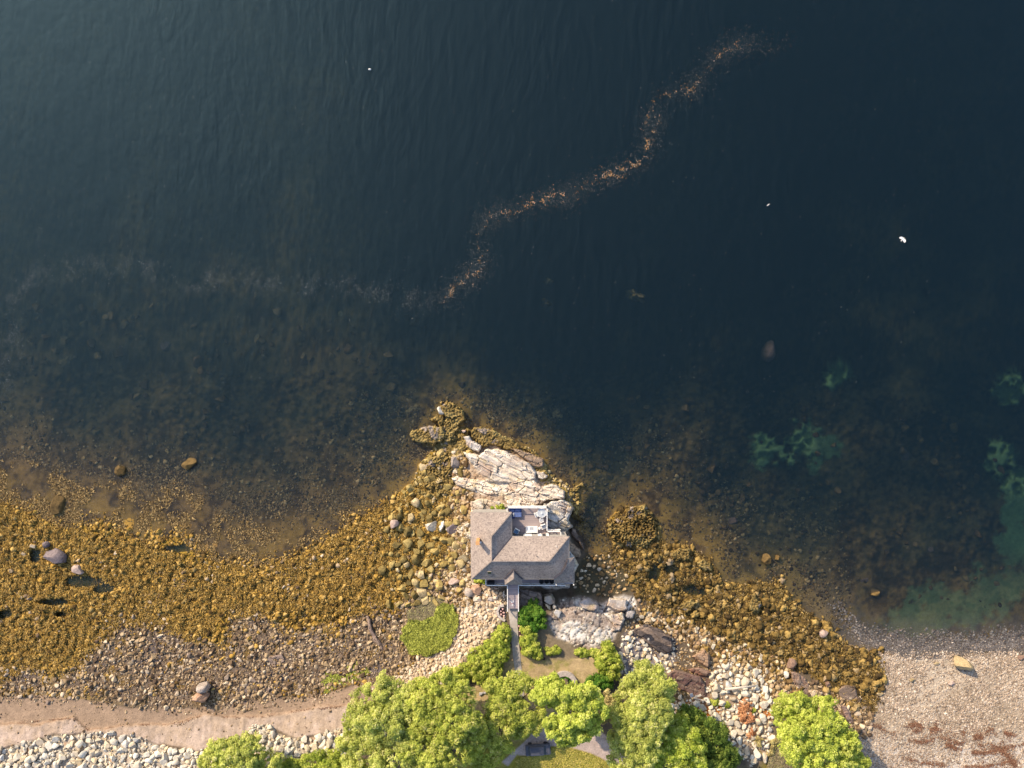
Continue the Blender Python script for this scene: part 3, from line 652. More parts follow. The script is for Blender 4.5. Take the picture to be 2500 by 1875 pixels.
scatter(420, (1100, 1050, 1200, 1260), W([(1105,1110),(1130,1080),(1140,1130),(1150,1200),(1155,1250),(1100,1240)], 5, 6), 2.5, 9, 2.0, M['tanstone'], 28, 'rock', (.5, .8), 40, 'tan_block',
        lab('tan block', (5.5, 7)),
        'stone', 'tan blocks left of the cream slabs', 'tan_block_rubble', sink=.25)
scatter(900, (1940, 1640, 2150, 1800), W([(1960,1670),(2010,1660),(2080,1690),(2140,1740),(2115,1800),(2070,1800),(1990,1720)], 6, 8), 2.0, 9, 2.2, M['beachstone'], 29, 'rock', (.5, .8), 50, 'brown_stone',
        lab('brown stone', (5.5, 7)),
        'stone', 'brown stones right of the bright tree', 'brown_rubble', sink=.25)
# white riprap
scatter(2600, (-40, 1770, 960, 1900), W(Z_RIP, 5, 8, 8), 2.6, 11.5, 1.75, M['whitestone'], 16, 'rock', (.6, .85), 240, 'riprap_boulder',
        lab('whitish riprap boulder', (7.5, 9.5)),
        'boulder', 'white riprap boulders at the bottom left', 'white_rubble', sink=.2, dmin=.55, tilt=.5)
scatter(2200, (930, 1410, 1240, 1720), W(Z_CAUSE, 6, 8, 9), 2.2, 7.5, 1.9, M['creamstone'], 17, 'rock', (.5, .8), 170, 'causeway_boulder',
        lab('cream boulder', (5.5, 7)),
        'boulder', 'cream boulders on the slope by the walkway', 'cream_rubble', sink=.25, dmin=.55, tilt=.5)
# east: weed, cobbles, white stones
scatter(7500, (1470, 1230, 2160, 1740), w_eastweed, 1.8, 14, 2.5, M['seaweed_dark'], 18, 'weed', (.5, .85), 200, 'seaweed_covered_boulder',
        lab('brown rockweed mound', (9, 12)),
        'seaweed covered boulder', 'rockweed mounds on the right shore', 'rockweed_tangle', slabel='brown rockweed tangle covering the right shore rocks')
scatter(2600, (1550, 1460, 1980, 1740), lambda x, y: pm(x, y, Z_ECOB, 10, 14, 12), 1.8, 8.5, 2.3, M['tanstone'], 19, 'rock', (.5, .8), 200, 'cobble',
        lab('tan cobble', (5, 6.5)),
        'cobble', 'tan cobbles below the right rockweed', 'cobble_bed', sink=.28, dmin=.5)
scatter(1500, (1600, 1600, 1900, 1880), W(Z_ERIP, 6, 10, 13), 2.2, 13, 1.8, M['whitestone'], 20, 'rock', (.55, .85), 190, 'white_boulder',
        lab('white boulder', (7.5, 10)),
        'boulder', 'white boulders in the right gully', 'white_gully_rubble', sink=.25, dmin=.6, tilt=.5)
scatter(420, (1500, 1520, 1660, 1700), W(Z_EWHITE, 6, 8, 11), 2.2, 9.5, 1.7, M['whitestone'], 21, 'rock', (.55, .85), 90, 'white_cobble',
        lab('bluish white boulder', (5.5, 7.5)),
        'boulder', 'white boulders around the dark ledge', 'white_chips', sink=.25, dmin=.6)
scatter(300, (1400, 1340, 1560, 1470), lambda x, y: pm(x, y, [(1400,1440),(1430,1352),(1530,1350),(1555,1440),(1480,1455)], 4, 6), 2.2, 7.5, 2.0, M['tanstone'], 22, 'rock', (.5, .8), 60, 'cove_stone',
        lab('pale stone', (5, 6.5)),
        'stone', 'pale stones in the cove', 'cove_gravel', sink=.3, dmin=.8)
scatter(260, (1330, 1440, 1570, 1600), W(Z_LEDGE, 4, 8, 10), 1.2, 3.5, 2.2, M['whitestone'], 23, 'rock', (.4, .7), 0, '', None, '', '', 'ledge_chips', slabel='broken white rock chips lying on the pale ledge')
# right beach
scatter(24000, (2090, 1590, 2550, 1960), lambda x, y: pm(x, y, Z_BEACH, 8, 26, 14) * (.35 + .65 * sstep(.3, .6, fbm(x, y, 70, 66, 3))), 1.1, 3.6, 3.2, M['pebble'], 24, 'rock', (.5, .75), 0, '', None, '', '', 'beach_pebbles', protos=PEB, slabel='pink tan pebbles of the beach on the right')
scatter(9000, (1950, 1470, 2550, 1620), lambda x, y: sstep(-75, -5, shore_sd(x, y)) * sstep(2090, 2160, x + (1600 - y) * .6) * (shore_sd(x, y) < 2), 1.1, 4.2, 2.6, M['pebble'], 25, 'rock', (.5, .75), 0, '', None, '', '', 'submerged_pebbles', protos=PEB, slabel='pebbles under the shallow water off the right beach', cap=-.01)
# shallow water weed
def w_sub(x, y):
    s = -shore_sd(x, y); return sstep(-3, 2, s) * (1 - sstep(110, 280, s)) * (x < 2080) * (.25 + .75 * sstep(.4, .6, fbm(x, y, 70, 93, 3)))
scatter(13000, (-40, 950, 2120, 1600), w_sub, 1.6, 6.5, 2.9, M['subrock'], 26, 'weed', (.3, .6), 0, '', None, '', '', 'submerged_seaweed', slabel='brown weed and stones under the shallow water', sink=.3, cap=-.04, tilt=.1)

scatter(1300, (1500, 1430, 1780, 1740), W([(1560,1450),(1620,1490),(1760,1560),(1770,1640),(1740,1720),(1640,1715),(1630,1640),(1530,1560),(1520,1500)], 8, 10), 1.4, 5, 2.2, M['tanstone'], 31, 'rock', (.4, .7), 0, '', None, '', '', 'gully_grit', slabel='small stones between the dark ledge and the cobbles')
scatter(900, (1560, 1440, 2150, 1760), lambda x, y: np.maximum(pm(x, y, Z_ECOB, 10, 20, 12), .6 * W([(1960,1660),(2080,1700),(2135,1730),(2110,1790),(1990,1740)])(x, y)) * sstep(.4, .6, fbm(x, y, 40, 97, 3)), 2.0, 9, 2.3, M['seaweed_dark'], 37, 'weed', (.5, .8), 0, '', None, '', '', 'weed_clumps', slabel='brown weed clumps among the right cobbles')
scatter(500, (-40, 1700, 960, 1840), lambda x, y: pm(x, y, Z_SAND) * (.08 + .92 * sstep(1725, 1700, y - 0 * x) + .5 * sstep(.6, .75, fbm(x, y, 50, 94, 3))), 1.0, 4.2, 2.2, M['beachstone'], 32, 'rock', (.5, .7), 0, '', None, '', '', 'sand_pebbles', slabel='loose pebbles on the sand strip')
scatter(600, (590, 1770, 720, 1850), W([(600,1790),(630,1745),(665,1750),(670,1800),(640,1830)], 8, 8), 1.2, 5, 2.2, M['whitestone'], 34, 'rock', (.5, .7), 0, '', None, '', '', 'white_gravel', slabel='white gravel spilling over the sand below the grey stones')
scatter(3500, (1080, 1060, 1180, 1480), W([(1110,1190),(1150,1200),(1152,1420),(1225,1440),(1235,1480),(1120,1500),(1085,1400),(1095,1300)], 8, 10), 1.1, 3.6, 2.4, M['tanstone'], 35, 'rock', (.5, .7), 0, '', None, '', '', 'tan_gravel', slabel='tan gravel between the boulders west of the house')

# ------------------------------------------------------------------ bedrock outcrops
def outcrop(name, poly, ztop, tilt, style, label, cat='rock outcrop', group=None, cell=8, ang=22, aniso=2.2, edge=5, seed=1, base=None, relief=.35, tintc=None, off=(0, 0), sc=1.0, step=1.4, zb=None):
    poly = [((p[0]) / sc + off[0], (p[1]) / sc + off[1]) for p in poly]
    xs = [p[0] for p in poly]; ys = [p[1] for p in poly]
    ax = np.arange(min(xs) - 5, max(xs) + 5, step); ay = np.arange(min(ys) - 5, max(ys) + 5, step); x, y = np.meshgrid(ax, ay)
    wa = 17 if style == 'weed' else 7
    wx = x + wa * (fbm(x, y, 11, seed, 4, .6) - .5); wy = y + wa * (fbm(x, y, 11, seed + 4, 4, .6) - .5)
    sd_ = sdist(wx, wy, poly); gz = zat(x, y)
    cx, cy = np.mean(xs), np.mean(ys)
    top = ztop + tilt[0] * (x - cx) / S + tilt[1] * (cy - y) / S
    a = math.radians(ang)
    f1, f2, i1, i2, du, dv = voro(x + 3 * fbm(x, y, 14, seed), y, cell, a, aniso, seed)
    g1, g2, j1, j2, eu, ev = voro(x, y + 3 * fbm(x, y, 20, seed + 2), cell * 2.6, a, aniso * .8, seed + 31)
    ck = sstep(0, .12, f2 - f1); ck2 = sstep(0, .05, g2 - g1); ck = np.maximum(ck, sstep(.35, .6, fbm(x, y, 18, seed + 41, 3))); ck2 = np.maximum(ck2, sstep(.5, .68, fbm(x, y, 25, seed + 42, 3)))
    if style == 'pale':
        v_ = (-x * math.sin(a) + y * math.cos(a)); band = fbm(v_ / 3.2, x / 40 + y / 60, 1.0, seed + 8, 3)
        top = top + relief * (.5 * (i1 - .5) + 1.0 * (j1 - .5) + .5 * (i2 - .5) * dv + .7 * (band - .5)) - relief * (.55 * (1 - ck) * (i2 > .35) + .9 * (1 - ck2))
        C = np.zeros(x.shape + (3,)) + np.array(tintc or (.74, .65, .54))
        C = mixc(C, (.74, .69, .62), i1 * .9); C = mixc(C, (.50, .36, .27), sstep(.5, .75, fbm(x, y, 35, seed + 12, 4)) * .75)
        C = mixc(C, (.60, .48, .28), sstep(.58, .75, fbm(x, y, 22, seed + 13, 3)) * .5); C = mixc(C, (.34, .32, .34), sstep(.58, .72, band) * .38)
        C = mixc(C, (.16, .12, .10), np.maximum((1 - ck) * .45 * (i2 > .35), (1 - ck2) * .6))
    elif style == 'brown':
        top = top + relief * (.5 * (i1 - .5) + 1.0 * (j1 - .5) + .4 * (i2 - .5) * dv) - relief * (.5 * (1 - ck) + .8 * (1 - ck2))
        C = np.zeros(x.shape + (3,)) + np.array(tintc or (.25, .18, .15)); C = mixc(C, (.34, .26, .21), i1 * .8); C = mixc(C, (.08, .06, .05), (1 - ck) * .6)
    else:
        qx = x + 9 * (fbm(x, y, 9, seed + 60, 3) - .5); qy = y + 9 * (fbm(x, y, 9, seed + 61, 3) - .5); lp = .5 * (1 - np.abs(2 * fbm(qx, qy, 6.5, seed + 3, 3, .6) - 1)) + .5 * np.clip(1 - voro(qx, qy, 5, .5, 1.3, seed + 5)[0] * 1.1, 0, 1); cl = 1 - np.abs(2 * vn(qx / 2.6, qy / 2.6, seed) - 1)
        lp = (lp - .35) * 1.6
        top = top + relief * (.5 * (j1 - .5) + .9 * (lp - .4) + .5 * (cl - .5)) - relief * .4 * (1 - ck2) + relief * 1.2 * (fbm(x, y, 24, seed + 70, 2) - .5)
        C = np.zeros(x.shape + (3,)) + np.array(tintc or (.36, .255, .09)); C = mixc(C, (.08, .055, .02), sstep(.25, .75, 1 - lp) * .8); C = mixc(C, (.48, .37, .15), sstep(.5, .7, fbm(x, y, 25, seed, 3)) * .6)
        C = mixc(C, (.38, .32, .29), sstep(.70, .74, fbm(x, y, 16, seed + 7, 3)) * .8)
    prof = sstep(-.3, 1, sd_ / edge) ; low = (np.minimum(gz, 50) - .8) if zb is None else np.full(x.shape, zb)
    z = low + (top - low) * prof
    z = np.where(sd_ < -1.5, low - .5, z)
    X, Y = PX(x, y, z); V = np.stack([X, Y, z], -1).reshape(-1, 3)
    keep = (sd_ > -4)
    idx = -np.ones(x.size, int); ii = np.arange(x.size).reshape(x.shape)
    F = np.stack([ii[1:, :-1], ii[1:, 1:], ii[:-1, 1:], ii[:-1, :-1]], -1).reshape(-1, 4)
    kq = keep.ravel()[F].all(1); F = F[kq]; used = np.unique(F); idx[used] = np.arange(len(used)); F = idx[F]
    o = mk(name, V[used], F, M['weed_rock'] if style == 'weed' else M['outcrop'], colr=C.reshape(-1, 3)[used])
    return tag(o, label, cat, group)
C2 = dict(sc=4.608, off=(980, 960)); C1 = dict(sc=6.144, off=(1100, 1180)); C3 = dict(sc=9.217, off=(1170, 1390)); C4 = dict(sc=3.456, off=(1300, 1395)); C5 = dict(sc=3.456, off=(1860, 1395)); C6 = dict(sc=3.456, off=(1400, 1050))
G_H = 'slabs of the house rock'
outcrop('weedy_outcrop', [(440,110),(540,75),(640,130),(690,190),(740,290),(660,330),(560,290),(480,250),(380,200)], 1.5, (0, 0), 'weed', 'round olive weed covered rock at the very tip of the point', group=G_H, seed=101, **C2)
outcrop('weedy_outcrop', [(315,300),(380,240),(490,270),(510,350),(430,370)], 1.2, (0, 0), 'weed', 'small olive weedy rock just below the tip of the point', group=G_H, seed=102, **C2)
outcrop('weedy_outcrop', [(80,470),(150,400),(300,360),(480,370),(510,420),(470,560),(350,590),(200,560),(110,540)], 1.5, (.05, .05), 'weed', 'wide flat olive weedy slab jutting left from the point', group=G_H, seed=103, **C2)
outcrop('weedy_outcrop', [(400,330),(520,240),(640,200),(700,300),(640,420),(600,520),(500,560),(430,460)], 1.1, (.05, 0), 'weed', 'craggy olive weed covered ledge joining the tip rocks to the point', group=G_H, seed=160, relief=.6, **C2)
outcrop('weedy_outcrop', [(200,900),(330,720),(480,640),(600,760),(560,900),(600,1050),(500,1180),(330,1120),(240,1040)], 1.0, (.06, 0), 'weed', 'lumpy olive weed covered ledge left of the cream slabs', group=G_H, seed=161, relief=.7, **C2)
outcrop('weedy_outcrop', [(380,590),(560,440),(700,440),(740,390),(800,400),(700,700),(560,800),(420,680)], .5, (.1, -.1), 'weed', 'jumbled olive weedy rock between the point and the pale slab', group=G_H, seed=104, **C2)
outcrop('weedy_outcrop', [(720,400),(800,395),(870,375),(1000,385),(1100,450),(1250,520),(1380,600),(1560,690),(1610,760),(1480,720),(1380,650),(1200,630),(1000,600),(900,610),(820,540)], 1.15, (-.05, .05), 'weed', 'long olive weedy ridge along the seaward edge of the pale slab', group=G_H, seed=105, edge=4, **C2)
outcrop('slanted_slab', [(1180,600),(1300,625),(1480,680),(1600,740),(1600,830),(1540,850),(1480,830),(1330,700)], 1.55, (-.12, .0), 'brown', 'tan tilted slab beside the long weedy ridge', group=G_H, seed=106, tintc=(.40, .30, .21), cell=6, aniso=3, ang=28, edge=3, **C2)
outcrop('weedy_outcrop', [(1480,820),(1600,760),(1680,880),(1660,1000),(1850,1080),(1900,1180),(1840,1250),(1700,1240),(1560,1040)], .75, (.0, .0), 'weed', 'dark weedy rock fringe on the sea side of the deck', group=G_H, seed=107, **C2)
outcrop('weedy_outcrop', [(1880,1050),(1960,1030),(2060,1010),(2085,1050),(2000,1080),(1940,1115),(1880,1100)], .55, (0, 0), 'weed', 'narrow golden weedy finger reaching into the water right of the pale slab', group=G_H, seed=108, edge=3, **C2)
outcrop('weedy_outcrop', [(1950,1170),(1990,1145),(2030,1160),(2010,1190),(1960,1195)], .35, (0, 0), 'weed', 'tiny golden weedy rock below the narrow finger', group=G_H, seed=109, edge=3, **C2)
outcrop('slanted_slab', [(1520,880),(1600,880),(1660,920),(1640,960),(1590,980),(1530,960)], 1.5, (0, 0), 'pale', 'small pale block on the right shoulder of the big slab', group=G_H, seed=110, edge=3, **C2)
outcrop('pale_slab', [(690,650),(870,690),(930,625),(1100,620),(1290,690),(1450,790),(1530,880),(1510,980),(1350,1020),(1200,1020),(950,1000),(860,900),(800,800),(720,720)], 2.6, (-.06, .0), 'pale', 'big smooth cream slab at the seaward end of the house rock', group=G_H, seed=111, cell=7, aniso=4.2, ang=26, relief=.34, edge=5, tintc=(.80, .68, .55), **C2)
outcrop('pale_slab', [(690,475),(760,485),(830,540),(915,590),(880,660),(790,635),(730,590)], 2.3, (.1, .1), 'pale', 'grey white block perched above the big cream slab', group=G_H, seed=112, edge=3, cell=7, relief=.2, tintc=(.6, .58, .56), **C2)
outcrop('pale_slab', [(660,400),(730,405),(735,440),(690,455)], 1.7, (.1, .1), 'pale', 'small pinkish block near the weedy ridge', group=G_H, seed=113, edge=2.5, relief=.1, tintc=(.5, .36, .30), **C2)
outcrop('pale_slab', [(545,950),(640,925),(760,955),(900,965),(1500,970),(1570,1040),(1700,1010),(1840,1090),(1850,1170),(1830,1200),(1640,1215),(1500,1290),(1000,1330),(880,1140),(760,1105),(600,1025)], 2.5, (.03, -.08), 'pale', 'broad banded cream ledge between the big slab and the deck', group=G_H, seed=114, cell=7, aniso=2.8, ang=15, relief=.55, edge=4, **C2)
outcrop('pale_slab', [(1520,1070),(1600,1050),(1840,1150),(1830,1200),(1700,1200),(1640,1160)], 2.9, (.05, .1), 'pale', 'long white wedge of rock pointing right above the deck', group=G_H, seed=115, cell=7, relief=.2, edge=4, **C2)
outcrop('pale_slab', [(778,1210),(860,1185),(960,1185),(1200,1240),(1300,1400),(780,1460)], 3.4, (-.05, -.05), 'pale', 'square cream block at the upper left corner of the roof', group=G_H, seed=116, cell=8, relief=.4, edge=3, ang=30, tintc=(.58, .50, .38), **C2)
outcrop('pale_slab', [(1600,1240),(1800,1185),(1900,1225),(1940,1275),(1925,1350),(1885,1430),(1935,1500),(1870,1555),(1800,1585),(1700,1640),(1560,1500),(1560,1300)], 3.3, (-.1, .12), 'pale', 'grey striped slab right of the upper deck', group=G_H, seed=117, cell=6.5, aniso=3.4, ang=22, relief=.55, edge=5, tintc=(.50, .49, .49), **C2)
outcrop('pale_slab', [(1640,760),(1770,860),(1860,900),(1960,1000),(1955,1120),(1870,1110),(1700,1100),(1600,900)], 2.3, (-.1, .1), 'brown', 'tan rock face below the right end of the roof', group=G_H, seed=118, cell=7, tintc=(.45, .34, .25), **C1)
outcrop('pale_slab', [(1640,1000),(1800,1000),(1900,1150),(1930,1230),(1870,1330),(1800,1480),(1785,1570),(1600,1608),(1400,1580),(1250,1520),(1300,1300)], 3.1, (-.02, -.02), 'pale', 'white rock shelf under the lower right corner of the house', group=G_H, seed=119, cell=9, relief=.3, edge=5, tintc=(.55, .53, .52), **C1)
outcrop('dark_ledge', [(1800,640),(1890,690),(1930,800),(2030,980),(1990,1020),(1940,950),(1860,860),(1780,740)], 1.0, (0, 0), 'brown', 'dark brown ledge dropping to the channel east of the deck', group=G_H, seed=120, tintc=(.13, .10, .085), **C1)
outcrop('dark_ledge', [(1820,360),(1900,440),(1990,560),(1960,620),(1880,560),(1800,470)], .9, (0, 0), 'weed', 'dark weedy shelf right of the grey striped slab', group=G_H, seed=121, tintc=(.12, .09, .04), **C1)
outcrop('pale_slab', [(300,560),(330,640),(330,1250),(240,1200),(200,1000),(230,880),(90,700),(180,620)], 2.7, (.1, 0), 'pale', 'cream and yellow ledge along the west eave', group=G_H, seed=122, cell=8, tintc=(.56, .47, .34), relief=.5, **C1)
outcrop('pale_slab', [(0,330),(300,350),(600,430),(610,700),(560,830),(440,760),(400,640),(100,560)], 3.7, (.05, -.05), 'pale', 'cream bedrock left of the footbridge', group='rocks by the footbridge', seed=123, cell=14, relief=.4, tintc=(.50, .40, .29), **C3)
outcrop('brown_block', [(880,400),(1100,420),(1390,490),(1440,620),(1460,860),(1200,880),(890,860)], 3.6, (0, -.05), 'brown', 'brown grey block right of the footbridge', group='rocks by the footbridge', seed=124, cell=9, relief=.35, tintc=(.27, .22, .20), **C3)
for i, (pl_, zt, lb, tc) in enumerate([([(1430,600),(1620,570),(1700,720),(1690,800),(1560,800),(1470,740)], 3.6, 'grey brown split boulder at the edge of the dark crevice', (.34, .30, .28)),
        ([(1465,750),(1560,790),(1615,830),(1600,935),(1510,890)], 3.8, 'narrow pale boulder below the split boulder', (.42, .38, .36)),
        ([(1640,800),(1710,780),(1745,835),(1700,900),(1640,920)], 3.6, 'small grey boulder above the smooth grey block', (.36, .33, .31)),
        ([(1655,990),(1715,870),(1860,950),(1795,1118),(1700,1060)], 4.4, 'smooth light grey block with square corners on the ledge', (.52, .52, .54))]):
    outcrop('ledge_boulder', pl_, zt, (.05, .05), 'pale', lb, 'boulder', 'boulders on the pale ledge', cell=30, relief=.08, edge=2.2, seed=130 + i, tintc=tc, step=1.0, zb=zt - 1.6, **C3)
outcrop('ledge_block', [(620,290),(650,215),(790,240),(805,330),(730,345),(680,320)], 3.6, (-.06, .08), 'pale', 'big cream square block on the right side of the pale ledge', 'boulder', 'blocks of the pale ledge', cell=30, relief=.1, edge=3, seed=140, tintc=(.62, .54, .48), **C4)
outcrop('ledge_block', [(790,325),(870,340),(850,400),(780,390)], 3.1, (.1, .05), 'pale', 'grey tilted block at the right corner of the pale ledge', 'boulder', 'blocks of the pale ledge', cell=30, relief=.1, edge=2.5, seed=141, tintc=(.42, .39, .38), **C4)
outcrop('ledge_block', [(380,260),(480,215),(560,300),(520,340),(420,320)], 3.5, (-.1, 0), 'pale', 'pinkish flat block on the upper pale ledge', 'boulder', 'blocks of the pale ledge', cell=30, relief=.12, edge=3, seed=142, tintc=(.50, .41, .38), **C4)
outcrop('ledge_block', [(640,340),(700,360),(760,330),(790,400),(740,500),(660,520),(680,430)], 3.3, (0, .1), 'pale', 'white stepped blocks along the right edge of the pale ledge', 'boulder', 'blocks of the pale ledge', cell=6, relief=.45, edge=3, seed=143, tintc=(.66, .64, .64), **C4)
outcrop('ledge_block', [(860,200),(920,220),(930,250),(890,270)], 1.7, (0, 0), 'pale', 'tan corner stone where the pale ledge meets the rockweed', 'boulder', 'blocks of the pale ledge', cell=20, relief=.1, edge=3, seed=144, tintc=(.45, .34, .25), **C4)
outcrop('dark_ledge', [(850,470),(960,440),(1060,470),(1180,560),(1200,690),(1100,710),(990,640),(900,560),(830,560)], 2.75, (-.02, .05), 'brown', 'smooth blackish wet ledge among the white boulders', zb=1.0, seed=145, cell=12, relief=.3, tintc=(.045, .045, .055), **C4)
outcrop('brown_ledge', [(1330,720),(1440,650),(1500,690),(1500,800),(1470,820),(1420,790)], 2.9, (.08, .05), 'brown', 'orange tan cracked ledge below the right cobbles', seed=146, cell=9, relief=.3, tintc=(.42, .28, .19), **C4)
outcrop('brown_ledge', [(1290,820),(1400,800),(1500,830),(1520,870),(1460,890),(1330,870)], 3.0, (.08, .05), 'brown', 'rusty brown ledge just below the orange tan one', seed=147, cell=9, relief=.3, tintc=(.24, .13, .10), **C4)
outcrop('brown_ledge', [(1120,860),(1200,820),(1420,880),(1470,980),(1480,1080),(1340,1060),(1140,940)], 3.7, (-.05, .08), 'brown', 'maroon cracked ledge behind the driftwood boards', seed=148, cell=7, relief=.3, tintc=(.15, .09, .085), **C4)
outcrop('weedy_outcrop', [(280,800),(340,740),(430,700),(440,640),(600,630),(650,690),(700,780),(730,890),(650,960),(540,1000),(420,990),(340,930),(290,870)], 1.3, (0, .05), 'weed', 'golden weed covered knob standing in the water east of the cove', seed=149, relief=1.0, edge=6, cell=14, tintc=(.30, .205, .07), **C6)
outcrop('weedy_outcrop', [(820,1030),(900,985),(990,1000),(1000,1100),(900,1110),(840,1090)], 1.2, (0, 0), 'weed', 'weed covered hump right of the golden knob', seed=150, relief=.4, **C6)
outcrop('weedy_outcrop', [(1040,1110),(1110,1085),(1170,1130),(1170,1200),(1060,1190)], 1.2, (0, 0), 'weed', 'dome shaped weedy rock at the channel edge', seed=151, relief=.3, **C6)
outcrop('weedy_outcrop', [(1470,1440),(1530,1370),(1590,1440),(1590,1530),(1500,1540)], 1.5, (-.1, 0), 'weed', 'weedy boulder with a grey bare side on the right shore', seed=152, relief=.35, **C6)
outcrop('weedy_outcrop', [(880,1480),(960,1420),(1070,1450),(1020,1510),(930,1560)], 1.4, (.05, .1), 'weed', 'slanted weedy slab below the golden knob', seed=153, relief=.3, **C6)
outcrop('brown_ledge', [(225,830),(300,850),(360,890),(450,1000),(380,1060),(320,1050),(270,960)], 2.2, (-.15, .1), 'brown', 'tan layered slab above the bright tree on the right', seed=154, cell=7, aniso=3, ang=55, tintc=(.36, .25, .20), **C5)
outcrop('brown_ledge', [(640,1110),(720,1130),(780,1250),(850,1330),(780,1340),(700,1250)], 2.6, (-.15, .1), 'brown', 'pinkish brown rock face right of the bright tree', seed=155, cell=7, tintc=(.30, .20, .17), **C5)
outcrop('weedy_outcrop', [(630,990),(700,950),(790,960),(830,1080),(760,1120),(640,1060)], 2.0, (-.1, .1), 'brown', 'dark brown rock mass at the lower end of the right rockweed', seed=156, cell=12, tintc=(.13, .09, .06), **C5)
outcrop('brown_ledge', [(1360,360),(1400,370),(1440,520),(1530,620),(1600,680),(1570,740),(1500,680),(1420,600),(1370,480)], 1.5, (0, 0), 'brown', 'long grey brown bedrock rib left of the grassy mound', seed=157, cell=7, aniso=3, ang=60, sc=3.456, off=(500, 1395), tintc=(.26, .20, .18))
outcrop('brown_ledge', [(480,700),(560,710),(650,680),(700,760),(600,820),(540,790)], 1.5, (0, 0), 'brown', 'flat grey brown bedrock patch on the stony bank', seed=158, cell=9, sc=3.456, off=(500, 1395), tintc=(.25, .20, .18))

def boulder(px, py, rx, ry, h, mat, label, name='boulder', cat='boulder', seed=1, rot=0, z=None, kind='rock', sink=.3, group=None, planes=9):
    zg = z1(px, py) if z is None else z
    v, f = (rockV(4, seed, planes, .5, .88, .05) if kind == 'rock' else weedV(4, seed))
    zc = zg + h * (.5 - sink); k = mpp(zc); c = P(px, py, zc); ca, sa = math.cos(rot), math.sin(rot)
    v = v * np.array([rx * k, ry * k, h * .5]); v = np.stack([v[:, 0] * ca - v[:, 1] * sa, v[:, 0] * sa + v[:, 1] * ca, v[:, 2]], -1)
    o = mk(name, v, f, mat, attrs={'rnd': np.zeros(len(v))}, smooth=kind != 'rock'); o.location = c
    return tag(o, label, cat, group)
def smat(name, c1, c2): return stone(name, [(0, c1), (1, c2)], st=1.0)
m_pg = smat('purple_grey_rock', (.16, .13, .14), (.22, .18, .19)); m_pk = smat('pinkish_rock', (.36, .27, .24), (.42, .32, .28))
m_gr = smat('warm_grey_rock', (.34, .29, .26), (.4, .34, .3)); m_or = smat('orange_rock', (.38, .24, .17), (.42, .27, .19)); m_gd = smat('golden_rock', (.37, .285, .16), (.41, .32, .19))
m_br = smat('brown_rock', (.20, .13, .10), (.25, .16, .12)); m_wh = smat('white_rock', (.62, .58, .52), (.7, .66, .6))
boulder(132, 1360, 30, 21, 2.8, m_pg, 'large purplish grey slab of rock among the left rockweed', seed=3, rot=-.4)
boulder(112, 1330, 10, 8, 1.2, m_pg, 'small purplish rock above the large purplish slab', seed=33, rot=.4)
boulder(192, 1391, 17, 12, 1.4, m_pk, 'pinkish pointed boulder beside the green tide pool', seed=5, rot=-.2)
boulder(499, 1676, 15, 12, 3.6, m_gr, 'upper grey boulder of the pair at the sand edge', seed=7)
boulder(492, 1701, 19, 12, 3.8, m_or, 'lower orange tan boulder of the pair at the sand edge', seed=9, rot=.1)
boulder(2346, 1619, 20, 14, 3.6, m_gd, 'large golden boulder with a long shadow on the right beach', seed=11, rot=-.4)
boulder(2227, 1660, 6, 5, .9, m_gd, 'small yellow stone on the right beach', seed=13)
boulder(2322, 1669, 10, 6, .8, m_pk, 'flat pinkish stone below the golden boulder', seed=15, rot=.2)
boulder(2287, 1620, 7, 4, .5, m_gd, 'small flat yellow stone left of the golden boulder', seed=17)
boulder(2494, 1606, 10, 6, .8, m_br, 'brown stone at the water edge by the right border', seed=19)
boulder(2148, 1694, 8, 5, .6, m_gd, 'yellow green stone where the rockweed meets the beach', seed=21)
boulder(2010, 1546, 11, 10, 1.6, m_pk, 'round pinkish boulder above the right rockweed', seed=23)
boulder(1932, 1621, 12, 15, 1.7, m_br, 'smooth dark brown oval boulder above the bright tree', seed=25)
boulder(1919, 1648, 8, 9, 1.3, m_wh, 'single white boulder beside the tan layered slab', seed=27)
boulder(2020, 1670, 6, 8, 1.2, m_br, 'small brown boulder in the lower right rockweed', seed=29)
boulder(1075, 1002, 13, 9, 1.6, m_wh, 'white rock perched on the weedy tip of the point', seed=31, z=.7, rot=-.5)
boulder(964, 1278, 11, 13, 1.9, m_pk, 'tall pinkish boulder in the olive stones left of the house', seed=35, z=.4)
boulder(1078, 1283, 10, 15, 2.0, m_wh, 'pear shaped white boulder left of the house', seed=37, z=.9)
boulder(1110, 1130, 15, 16, 2.2, m_gr, 'big round grey boulder left of the cream slab', seed=39, z=.4)
boulder(1110, 1290, 20, 15, 2.0, m_pg, 'wide grey boulder left of the roof', seed=40, z=1.0)
boulder(1053, 1285, 17, 16, 1.7, M['tanstone'], 'tan blocky boulder far left of the roof', seed=42, z=.7)
boulder(1108, 1420, 16, 9, 1.3, m_pk, 'flat pale boulder below the left roof corner', seed=41)
boulder(1163, 1441, 14, 14, 2.0, m_or, 'orange tan boulder just below the left end of the south porch', seed=43)
boulder(1146, 1446, 13, 12, 1.6, m_gr, 'grey tan boulder left of the orange tan one', seed=45)
boulder(1585, 1770, 8, 6, .9, m_wh, 'white stone showing through the pale tree', seed=49)
boulder(1617, 1650, 13, 7, 1.6, m_wh, 'long white boulder right of the pale tree top', seed=47, rot=-.6)
boulder(1517, 1661, 8, 6, 1.0, m_gr, 'grey boulder in the gap behind the lollipop hedge', seed=51)
GS = 'rocks awash or under water'
